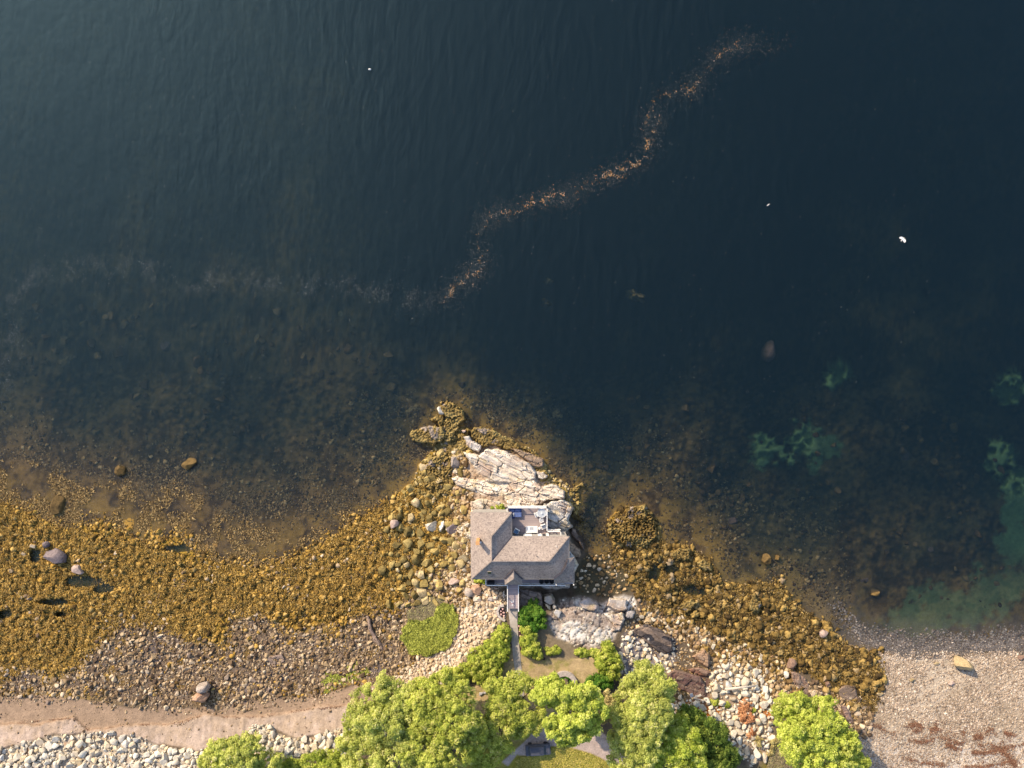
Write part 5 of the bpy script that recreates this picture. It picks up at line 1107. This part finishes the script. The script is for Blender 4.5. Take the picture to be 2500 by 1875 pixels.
ta = at(1322.3, 1250.4, DZ, 0, 'round_table', 'round frosted glass patio table in the upper right corner of the deck', 'table')
MB().cyl((0, 0, .74), .70, .03, 40).build('tabletop', M['tabletop'], ta)
rm = MB()
for i in range(40):
    a, b = 2 * math.pi * i / 40, 2 * math.pi * (i + 1) / 40; rm.bar((.71 * math.cos(a), .71 * math.sin(a), .74), (.71 * math.cos(b), .71 * math.sin(b), .74), .05)
rm.build('rim', M['white'], ta)
for a in (.7, 2.3, 3.9, 5.5): MB().bar((.45 * math.cos(a), .45 * math.sin(a), .72), (.55 * math.cos(a), .55 * math.sin(a), 0), .05).build('leg', M['white'], ta)
MB().cyl((-.02, 0, .84), .09, .16, 12, .13).build('bowl', M['white'], ta)
def chair(px, py, rz, label, mat, group, cus=True, w=.66):
    c = at(px, py, DZ, rz, 'patio_chair', label, 'chair', group)
    MB().box((0, 0, .40), (w, w, .06), 0, .02).build('seat', M['white'], c)
    MB().box((0, -w / 2, .66), (w, .06, .46), 0, .02, -.15).build('backrest', M['white'], c)
    for s in (-1, 1):
        MB().box((s * w / 2, 0, .58), (.06, w, .05), 0, .02).build('armrest', M['white'], c)
        for t in (-1, 1): MB().box((s * w * .45, t * w * .45, .2), (.05, .05, .38)).build('leg', M['white'], c)
    if cus: MB().box((0, .02, .47), (w * .8, w * .8, .1), 0, .04).build('cushion', mat, c)
    return c
chair(1310.5, 1254.5, math.radians(-68), 'white chair half under the round table on its left', M['whitefab'], 'white patio chairs', False)
chair(1321.2, 1268.6, math.radians(12), 'white chair just below the round table', M['greyfab'], 'white patio chairs', w=.6)
chair(1327, 1284.5, math.radians(200), 'white cushioned armchair turned at an angle by the right railing', M['greyfab'], 'white patio chairs', w=.78)
chair(1260.5, 1296, math.radians(152), 'pale blue cushioned armchair in the lower left corner of the deck', M['bluefab'], None, w=.8)
st_ = at(1316.5, 1288.3, DZ, 0, 'side_stool', 'small round white stool against the right end of the white sofa', 'stool'); MB().cyl((0, 0, .45), .24, .05, 24).build('seat', M['white'], st_)
MB().cyl((0, 0, .21), .13, .42, 12, .1).build('pedestal', M['white'], st_); MB().cyl((.02, .02, .54), .07, .14, 12).build('flower_pot', M['whitefab'], st_)
# porch: barrel grill and three black chairs
gr = at(1199, 1420, DZ, 0, 'barbecue_grill', 'black covered grill at the left end of the south porch', 'grill')
g_ = MB(); bmesh.ops.create_cone(g_.bm, cap_ends=True, segments=20, radius1=.3, radius2=.3, depth=1.2, matrix=Matrix.Translation((0, 0, .85)) @ Matrix.Rotation(math.pi / 2, 4, 'Y')); g_.build('lid', M['black'], gr)
MB().box((0, 0, .4), (1.0, .45, .7)).build('cabinet', M['black'], gr); MB().bar((-.35, -.33, .95), (.35, -.33, .95), .03).build('handle', M['tabletop'], gr)
def bchair(px, py, rz, label):
    c = at(px, py, DZ, rz, 'black_chair', label, 'chair', 'black chairs on the south porch')
    MB().cyl((0, 0, .4), .34, .1, 10, .38).build('seat', M['black'], c)
    o = MB()
    for i in range(7):
        a = math.radians(200 + i * 23); o.box((.36 * math.cos(a), .36 * math.sin(a), .62), (.06, .16, .42), a, .02)
    o.build('backrest', M['black'], c)
    for a in (.8, 2.4, 3.9, 5.5): MB().bar((.22 * math.cos(a), .22 * math.sin(a), .38), (.3 * math.cos(a), .3 * math.sin(a), 0), .04).build('leg', M['black'], c)
bchair(1321.5, 1416.5, .4, 'leftmost black chair on the south porch, with a pale highlight'); bchair(1334.3, 1416, 0, 'middle black chair of the three on the south porch'); bchair(1346.5, 1416.3, -.3, 'rightmost black chair, next to the corner porch roof')

# ------------------------------------------------------------------ vegetation
LM = {
 'pale': leafmat('pale_leaves', [(0, (.16, .18, .045)), (.4, (.30, .335, .085)), (.8, (.42, .44, .13)), (1, (.50, .47, .24))]),
 'mid': leafmat('green_leaves', [(0, (.14, .17, .03)), (.4, (.28, .32, .065)), (.8, (.40, .42, .10)), (1, (.46, .43, .18))]),
 'lime': leafmat('lime_leaves', [(0, (.14, .17, .03)), (.4, (.29, .34, .06)), (.8, (.40, .44, .10)), (1, (.47, .47, .16))]),
 'bright': leafmat('bright_leaves', [(0, (.12, .16, .02)), (.4, (.27, .33, .05)), (.8, (.38, .42, .09)), (1, (.44, .45, .16))]),
 'dark': leafmat('dark_leaves', [(0, (.035, .06, .015)), (.5, (.09, .14, .03)), (.9, (.21, .26, .055)), (1, (.30, .33, .08))]),
 'hedge': leafmat('hedge_leaves', [(0, (.09, .13, .02)), (.45, (.24, .29, .05)), (.85, (.40, .42, .09)), (1, (.48, .46, .17))]),
 'green': leafmat('deep_green_leaves', [(0, (.03, .08, .015)), (.5, (.07, .16, .025)), (1, (.18, .28, .05))]),
 'twig': leafmat('twiggy_leaves', [(0, (.14, .11, .05)), (.5, (.28, .23, .10)), (1, (.38, .34, .16))], .2),
 'rust': leafmat('rusty_brush', [(0, (.16, .07, .035)), (.5, (.34, .16, .08)), (1, (.46, .27, .15))], .15),
 'marsh': leafmat('marsh_grass', [(0, (.08, .09, .02)), (.5, (.19, .21, .04)), (1, (.34, .35, .08))], .2),
 'marshb': leafmat('dry_marsh_grass', [(0, (.13, .11, .07)), (.6, (.22, .18, .12)), (1, (.26, .25, .10))], .2),
}
def crown(name, lobes, mat, parent, origin, seed, puff=.52, leaf=.135, per=62, dens=1.0, sparse=1.0, gapn=.0):
    """leaf-sized faces gathered in puffs over the surface and inside of ellipsoid lobes (px, py, rx, ry, zc, rz)"""
    r = np.random.RandomState(seed); PC = []; PR = []
    if per > 60:
        ex = []
        for (px, py, rx, ry, zc, rz) in lobes:
            for _ in range(5):
                a = r.uniform(0, 6.28); q = r.uniform(.45, 1.08); ex.append((px + rx * q * math.cos(a), py + ry * q * math.sin(a), rx * r.uniform(.25, .5), ry * r.uniform(.25, .5), zc + rz * r.uniform(-.2, .75) * (1.2 - q), rz * r.uniform(.35, .6)))
        lobes = [(a, b, c * .9, d * .9, e_, f_ * .62) for a, b, c, d, e_, f_ in lobes] + ex
    for (px, py, rx, ry, zc, rz) in lobes:
        k_ = mpp(zc); cx, cy, _ = P(px, py, zc); RX, RY = rx * k_, ry * k_
        n = int(dens * 2.4 * (RX * RY + (RX + RY) * rz * .8) / (puff * puff)) + 4
        v = r.normal(size=(n, 3)); v[:, 2] = np.abs(v[:, 2]) * 1.1 - .35; v /= np.linalg.norm(v, axis=1)[:, None]
        rad = np.where(r.uniform(size=n) < .82, r.uniform(.84, 1.08, n), r.uniform(.45, .84, n))
        rad = rad * (1 + .28 * (fbm(v[:, 0] * 3 + seed, v[:, 1] * 3 + v[:, 2] * 2, 1.0, seed, 3) - .5) * 2)
        PC.append(np.stack([cx + v[:, 0] * RX * rad, cy + v[:, 1] * RY * rad, zc + v[:, 2] * rz * rad], -1)); PR.append(puff * r.uniform(.35, 1.45, n))
    PC = np.concatenate(PC); PR = np.concatenate(PR)
    if gapn:
        m = fbm(PC[:, 0], PC[:, 1], 1.7, seed + 9, 2) > gapn; PC = PC[m]; PR = PR[m]
    n = len(PC); u = r.normal(size=(n, per, 3)); u /= np.linalg.norm(u, axis=2)[..., None]; u[..., 2] = np.where(u[..., 2] < -.3, -u[..., 2], u[..., 2])
    rr_ = r.uniform(.55, 1.0, (n, per, 1)); C = PC[:, None, :] + u * rr_ * PR[:, None, None] * np.array([1, 1, .8])
    C = C.reshape(-1, 3); nrm = (u + r.normal(0, .55, u.shape)).reshape(-1, 3); nrm[:, 2] += .35; nrm /= np.linalg.norm(nrm, axis=1)[:, None]
    t = np.cross(nrm, r.normal(size=nrm.shape)); t /= np.linalg.norm(t, axis=1)[:, None] + 1e-9; b = np.cross(nrm, t)
    L_ = leaf * r.uniform(.6, 1.3, len(C))[:, None]
    V = np.stack([C - t * L_, C - b * L_ * .55, C + t * L_, C + b * L_ * .55], 1).reshape(-1, 3) - np.array(origin)
    rn = np.clip(np.repeat(r.uniform(.0, 1.0, n) ** .8, per) * .7 + r.uniform(-.05, .4, n * per), 0, 1)
    o = mk(name, V, np.arange(len(V)).reshape(-1, 4), mat, parent, attrs={'rnd': np.repeat(rn, 4)}, smooth=False); return o
def tree(label, cat, lobes, mat, seed, base=None, name='tree', trunk=True, group=None, tr_=.22, **kw):
    cx = np.mean([l[0] for l in lobes]); cy = np.mean([l[1] for l in lobes])
    top = max(l[4] for l in lobes); c3 = P(cx, cy, top)
    # ground point below the crown centre
    gz = base if base is not None else 5.5
    e = empty(name, (c3.x, c3.y, gz), label, cat, group); o = e.location.copy()
    crown('crown', lobes, LM[mat], e, o, seed, **kw)
    if trunk:
        tm = MB(); rr = random.Random(seed)
        def limb(a, b, ra, rb):
            d = b - a
            bmesh.ops.create_cone(tm.bm, cap_ends=True, segments=8, radius1=ra, radius2=rb, depth=d.length, matrix=Matrix.Translation((a + b) / 2) @ d.to_track_quat('Z', 'Y').to_matrix().to_4x4())
        h = (top - gz) * .45; fork = Vector((0, 0, h)); limb(Vector((0, 0, -1)), fork, tr_ * 1.4, tr_)
        for l in lobes:
            q = P(l[0], l[1], l[4]) - o; mid = fork.lerp(q, .5) + Vector((rr.uniform(-.3, .3), rr.uniform(-.3, .3), .3)); limb(fork, mid, tr_ * .7, tr_ * .45); limb(mid, q, tr_ * .45, tr_ * .15)
            for _ in range(3):
                w = q + Vector((rr.uniform(-1, 1) * l[2] * .05, rr.uniform(-1, 1) * l[3] * .05, rr.uniform(.2, 1) * l[5] * .8)); limb(q.lerp(mid, .3), w, tr_ * .3, tr_ * .05)
        tm.build('trunk', M['bark'], e)
    return e
TG = 'tall trees along the bottom of the photo'
tree('pale olive green broad tree at the left end of the tree row', 'tree', [(905,1712,48,42,11,2.6),(955,1695,45,38,11.5,2.4),(1000,1715,42,38,11,2.6),(880,1775,42,48,10.5,2.6),(935,1770,60,55,13,3),(1000,1775,45,45,12,3),(900,1850,60,50,11,3),(965,1855,50,50,13,3)], 'pale', 1, 4.5, group=TG)
tree('mid green billowy tree second from the left in the row', 'tree', [(1035,1690,40,36,11.5,2.4),(1080,1672,40,36,11.5,2.4),(1120,1700,42,38,12,2.6),(1055,1740,50,45,13,3),(1110,1760,50,48,13.5,3),(1040,1815,50,50,13,3),(1095,1835,55,50,13.5,3),(1150,1800,30,55,12,2.8)], 'mid', 2, 5, group=TG)
tree('olive green tree behind the end of the path', 'tree', [(1220,1680,30,26,9.5,1.8),(1262,1664,26,24,9.3,1.7),(1292,1690,38,34,9.6,1.9),(1235,1730,50,42,10,2.1),(1292,1742,42,38,9.3,1.8),(1215,1780,44,42,9.6,2),(1268,1776,30,22,8.6,1.5),(1185,1835,46,42,9.8,2.2),(1218,1822,26,22,8.6,1.5)], 'mid', 3, 5.6, group=TG, gapn=.25)
tree('brilliant lime yellow tree overhanging the curved wall', 'tree', [(1335,1674,28,20,14.5,1.8),(1355,1700,38,28,15.5,2.3),(1398,1700,42,28,15.5,2.3),(1440,1708,28,26,15,2.2),(1455,1735,24,24,15,2),(1402,1745,45,32,16.5,2.4),(1368,1775,38,26,16,2.2),(1415,1780,34,24,16,2.2),(1388,1802,30,18,15,1.8)], 'lime', 4, 5.6, group=TG, tr_=.26, leaf=.2)
tree('pale green tree with a pointed top right of the lollipop hedge', 'tree', [(1572,1632,20,18,10,2),(1595,1650,22,20,10.5,2.2),(1580,1675,38,28,12,2.6),(1610,1690,30,30,12,2.6),(1540,1705,40,32,12,2.6),(1590,1725,42,36,13.5,3),(1530,1755,42,38,12.5,2.8),(1585,1770,45,38,13.5,3),(1520,1800,34,34,12,2.6),(1570,1830,45,38,13,2.8),(1530,1860,45,28,12,2.6)], 'pale', 5, 4.8, group=TG)
tree('bright green tree below the pale pointed tree', 'tree', [(1640,1770,36,26,10.5,2.4),(1670,1800,38,32,11,2.6),(1620,1820,40,34,11.5,2.6),(1680,1840,42,32,11,2.6),(1630,1865,55,28,11.5,2.6)], 'bright', 6, 5, group=TG)
tree('dark green tree left of the white boulder gully', 'tree', [(1680,1742,24,20,8,2.2),(1700,1760,26,24,8.5,2.4),(1725,1785,32,28,9,2.6),(1745,1820,36,32,9,2.6),(1775,1850,30,28,8,2.4),(1740,1865,38,22,9,2.4)], 'dark', 7, 4.6, group=TG)
tree('bright yellow green tree at the lower right by the pebble beach', 'tree', [(1912,1725,24,24,9.5,2),(1950,1720,34,28,10,2.2),(2000,1740,38,36,10.5,2.4),(1925,1770,36,34,10.5,2.6),(1975,1790,48,42,12,2.8),(2030,1780,38,40,11,2.6),(2065,1815,30,34,10.5,2.4),(1960,1840,45,40,12,2.8),(2020,1850,52,40,11.5,2.8),(2080,1858,34,26,9.5,2.2)], 'lime', 8, 3.8, group=TG, leaf=.16)
tree('light olive bushy tree at the bottom left between the white boulders', 'tree', [(590,1812,34,22,9,2),(555,1838,40,28,9.5,2.2),(610,1840,42,34,10,2.4),(650,1862,40,26,9,2.2),(520,1860,28,24,8.5,2),(575,1872,48,24,9.5,2.4)], 'pale', 9, 4.8, group=TG, gapn=.33, leaf=.15)
tree('low green thicket at the bottom edge left of the big trees', 'thicket', [(710,1866,28,14,6.5,1),(760,1860,34,18,7,1.2),(805,1850,28,20,7.5,1.4),(840,1868,34,20,8,1.6),(690,1875,30,12,6,1)], 'hedge', 10, 4.6, name='thicket', trunk=False, puff=.5)
tree('brownish twiggy shrub between the lime tree and the pale tree', 'shrub', [(1490,1700,20,22,7.5,1.2),(1484,1735,18,26,7.5,1.4),(1505,1690,14,16,7.5,1.2)], 'twig', 11, 5.2, name='shrub', trunk=False, puff=.45, leaf=.13, gapn=.4)
def shrub(label, lobes, mat, seed, name='shrub', cat='shrub', group=None, puff=.42, leaf=.13, per=60, **kw):
    L2 = [(a, b, c, d, z1(a, b) + zz_, rz) for (a, b, c, d, zz_, rz) in lobes]
    return tree(label, cat, L2, mat, seed, base=z1(lobes[0][0], lobes[0][1]), name=name, trunk=False, group=group, puff=puff, leaf=leaf, per=per, **kw)
shrub('yellow green hedge climbing the left side of the path', [(1232,1540,14,16,.5,1.4),(1222,1562,22,20,.6,1.5),(1205,1580,22,20,.6,1.5),(1228,1590,16,18,.6,1.5),(1195,1605,26,22,.6,1.6),(1165,1600,22,18,.5,1.4),(1205,1628,20,20,.7,1.6),(1160,1625,26,20,.6,1.5),(1180,1648,26,18,.7,1.5),(1130,1640,22,16,.5,1.3),(1110,1645,14,13,.4,1.2)], 'hedge', 21, 'hedge', 'hedge')
shrub('bright deep green bush at the top of the right hand hedge', [(1302,1472,11,10,.5,1.2),(1285,1492,14,12,.5,1.4),(1310,1500,18,16,.6,1.5),(1282,1512,14,14,.6,1.4),(1318,1520,14,12,.5,1.3),(1300,1530,14,12,.5,1.3)], 'green', 22, 'hedge', 'bush')
shrub('yellow green hedge on the right side of the path below the deep green bush', [(1284,1535,12,14,.5,1.4),(1296,1550,14,14,.6,1.4),(1284,1562,12,12,.6,1.4),(1298,1575,14,14,.6,1.4),(1288,1585,12,12,.5,1.3),(1310,1590,10,12,.5,1.1),(1314,1600,7,7,.3,.8)], 'hedge', 23, 'hedge', 'hedge')
shrub('rounded upper ball of the lollipop hedge at the lawn corner', [(1484,1578,13,13,.8,1.5)], 'hedge', 24, 'hedge', 'hedge')
shrub('big round green ball of hedge at the right end of the lawn', [(1483,1615,30,26,1.0,2.0),(1490,1638,20,16,.8,1.6)], 'hedge', 25, 'hedge', 'hedge')
shrub('deep green bushes below the big round hedge ball', [(1470,1652,20,14,.5,1.2),(1448,1666,18,12,.5,1.1),(1432,1676,14,10,.5,1.0),(1480,1668,14,12,.5,1.1)], 'green', 26, 'hedge', 'bush')
for i, (px, py, rx, ry, lb) in enumerate([(1346,1588,13,8,'low yellow green shrub at the left of the dry border'),(1360,1586,9,6,'small shrub right beside the left border shrub'),(1418,1592,12,8,'low yellow green shrub in the middle of the dry border'),(1432,1594,8,7,'tiny shrub right of the middle border shrub'),(1450,1594,12,8,'low green shrub at the right of the dry border')]):
    shrub(lb, [(px, py, rx, ry, .2, .6)], 'hedge', 30 + i, 'shrub', 'shrub', 'low shrubs in the border above the lawn', puff=.3)
shrub('clump of rusty dry brush among the white boulders', [(1822,1722,14,14,.2,.9),(1812,1745,14,14,.2,.8),(1830,1750,10,10,.2,.7)], 'rust', 36, 'dry_shrub', 'shrub', puff=.35, leaf=.11, gapn=.35)
shrub('second rusty brush clump lower in the boulder gully', [(1826,1772,10,12,.2,.7),(1832,1790,9,10,.1,.6)], 'rust', 37, 'dry_shrub', 'shrub', puff=.3, leaf=.11, gapn=.4)
shrub('small green weed clump above the white boulders', [(1744,1714,9,8,.1,.5)], 'hedge', 38, 'weed_clump', 'weed clump', puff=.3)
shrub('tiny yellow green weed clump left of the rusty brush', [(1772,1720,7,6,.1,.4)], 'hedge', 39, 'weed_clump', 'weed clump', puff=.25)
shrub('small green weed patch right of the rusty brush', [(1836,1733,6,6,.1,.4)], 'hedge', 40, 'weed_clump', 'weed clump', puff=.25)
shrub('brown twiggy bramble at the lower end of the gully', [(1868,1820,26,22,.2,.9),(1890,1800,16,14,.2,.8)], 'twig', 41, 'bramble', 'shrub', puff=.35, leaf=.11, gapn=.4)
shrub('small green tuft on the pale rock by the deck corner', [(1205,1240,7,6,.5,.5),(1222,1238,9,5,.6,.5)], 'hedge', 42, 'weed_clump', 'weed clump', puff=.25)
shrub('green weeds below the left roof corner', [(1168,1416,9,5,.4,.4),(1180,1419,7,4,.4,.4)], 'hedge', 43, 'weed_clump', 'weed clump', puff=.22)
shrub('leafy plants inside the curved stone wall', [(1378,1662,14,8,.2,.5),(1392,1672,9,8,.2,.5)], 'green', 44, 'garden_plants', 'plants', puff=.25)
# marsh grass mound: blades nobody could count
def turf(name, poly, n, mat, label, h, seed, soft=3, warp=5, wfun=None):
    xs = [p[0] for p in poly]; ys = [p[1] for p in poly]
    x, y = sample(n, (min(xs) - 8, min(ys) - 8, max(xs) + 8, max(ys) + 8), lambda a, b: pm(a, b, poly, soft, warp, seed) * (wfun(a, b) if wfun else 1), seed)
    r = np.random.RandomState(seed); n = len(x); z = zat(x, y) + h * r.uniform(0, 1, n) ** .7 * (.4 + .9 * fbm(x, y, 12, seed, 3)); X, Y = PX(x, y, z)
    a = r.uniform(0, 6.28, n); t = r.uniform(.1, .7, n); L_ = .16 * r.uniform(.6, 1.4, n)
    dx, dy, dz = np.cos(a) * L_ * np.cos(t), np.sin(a) * L_ * np.cos(t), np.sin(t) * L_
    w = L_ * .4; V = np.stack([np.stack([X - dx - dy / L_ * w, Y - dy + dx / L_ * w, z - dz], -1), np.stack([X - dx + dy / L_ * w, Y - dy - dx / L_ * w, z - dz], -1), np.stack([X + dx + dy / L_ * w * .6, Y + dy - dx / L_ * w * .6, z + dz], -1), np.stack([X + dx - dy / L_ * w * .6, Y + dy + dx / L_ * w * .6, z + dz], -1)], 1).reshape(-1, 3)
    o = mk(name, V, np.arange(len(V)).reshape(-1, 4), mat, attrs={'rnd': np.repeat(r.uniform(0, 1, n), 4)}, smooth=False); return tag(o, label, name.replace('_', ' '), kind='stuff')
turf('marsh_grass', [(1075,1478),(1099,1481),(1111,1499),(1109,1530),(1099,1559),(1085,1590),(1069,1597),(1040,1601),(1010,1594),(995,1583),(980,1553),(985,1535),(1004,1517),(1030,1522),(1062,1508)], 38000, LM['marsh'], 'bright green marsh grass mound on the bank left of the cream boulders', .9, 61, 6, 14, wfun=lambda a, b: .25 + .75 * sstep(.3, .5, fbm(a, b, 16, 8, 3)))
turf('dry_marsh_grass', [(1004,1517),(1002,1497),(1027,1466),(1065,1468),(1085,1478),(1062,1508),(1030,1524)], 14000, LM['marshb'], 'dull brown dry grass on the upper part of the grassy mound', .5, 62, 10, 14)
turf('lawn_grass', [(1262,1855),(1300,1848),(1350,1826),(1395,1828),(1450,1845),(1500,1880),(1500,1940),(1250,1940)], 24000, leafmat('lawn_blades', [(0, (.16, .16, .03)), (.6, (.30, .27, .06)), (1, (.42, .34, .12))], .2), 'golden green lawn at the bottom edge below the driveway', .12, 63)
turf('scrub_grass', [(1880,1850),(1915,1800),(1950,1830),(1990,1900),(1850,1940)], 9000, LM['marshb'], 'olive rough grass between the gully and the bright right tree', .5, 64)
turf('seaweed_fronds', [(-40,1215),(162,1290),(330,1320),(480,1380),(640,1385),(780,1335),(930,1235),(1030,1180),(1110,1200),(1080,1380),(1000,1440),(900,1500),(560,1500),(480,1560),(300,1520),(200,1620),(-40,1660)], 105000, M['seaweed'], 'golden brown seaweed fronds matted over the left flats', .30, 66, 14, 20, wfun=lambda a, b: sstep(-8, 8, shore_sd(a, b)) * (1 - .9 * pools(a, b)))
scatter(330, (-40, 740, 1260, 1260), lambda x, y: (-shore_sd(x, y) > 25) * sstep(.38, .6, fbm(x, y, 90, 98, 3)), 4, 17, 1.9, M['deeprock'], 38, 'rock', (.6, .9), 0, '', None, '', '', 'submerged_rocks', sink=.22, cap=-.5, tilt=.2, slabel='dim weedy rocks on the sea bed left of the point')
scatter(220, (1300, 960, 2450, 1500), lambda x, y: (-shore_sd(x, y) > 25) * sstep(.42, .6, fbm(x, y, 90, 99, 3)), 4, 14, 2.0, M['deeprock'], 39, 'rock', (.6, .9), 0, '', None, '', '', 'submerged_rocks', sink=.1, cap=-.4, tilt=.2, slabel='dim weedy rocks on the sea bed right of the point')
turf('submerged_fronds', [(-40,1110),(200,1130),(420,1160),(640,1220),(800,1200),(900,1110),(1000,1080),(1040,1120),(960,1240),(850,1310),(700,1400),(480,1400),(330,1350),(160,1310),(-40,1240)], 16000, M['subrock'], 'brown seaweed fronds swaying under the left shallows', .12, 68, 30, 24, wfun=lambda a, b: (shore_sd(a, b) < 0) * sstep(.42, .6, fbm(a, b, 34, 95, 4)))
turf('brown_seaweed_fronds', Z_WEED_E, 26000, M['seaweed_dark'], 'brown seaweed fronds matted over the right shore', .42, 67, 12, 24, wfun=lambda a, b: sstep(-8, 8, shore_sd(a, b)) * (1 - .9 * pools(a, b)))
turf('green_algae', [(780,1660),(800,1640),(870,1620),(905,1640),(850,1680),(790,1690)], 1800, LM['marsh'], 'sparse green algae on the stones above the left sand strip', .15, 65, wfun=lambda a, b: sstep(.45, .6, fbm(a, b, 20, 5, 3)))

# look-alikes that still share a label: tell them apart by their order from the left
byl = {}
for o in COL.objects:
    if o.parent is None and 'label' in o.keys() and 'kind' not in o.keys(): byl.setdefault(o['label'], []).append(o)
ORD = ['leftmost', 'second from left', 'third from left', 'fourth from left', 'fifth from left', 'sixth from left', 'seventh from left', 'eighth from left']
for l, os_ in byl.items():
    if 1 < len(os_) <= 8:
        for i, o in enumerate(sorted(os_, key=lambda q: q.matrix_world.translation.x)):
            w = 'rightmost' if i == len(os_) - 1 else ORD[i]
            if len((w + ' ' + l).split()) <= 16: o['label'] = w + ' ' + l
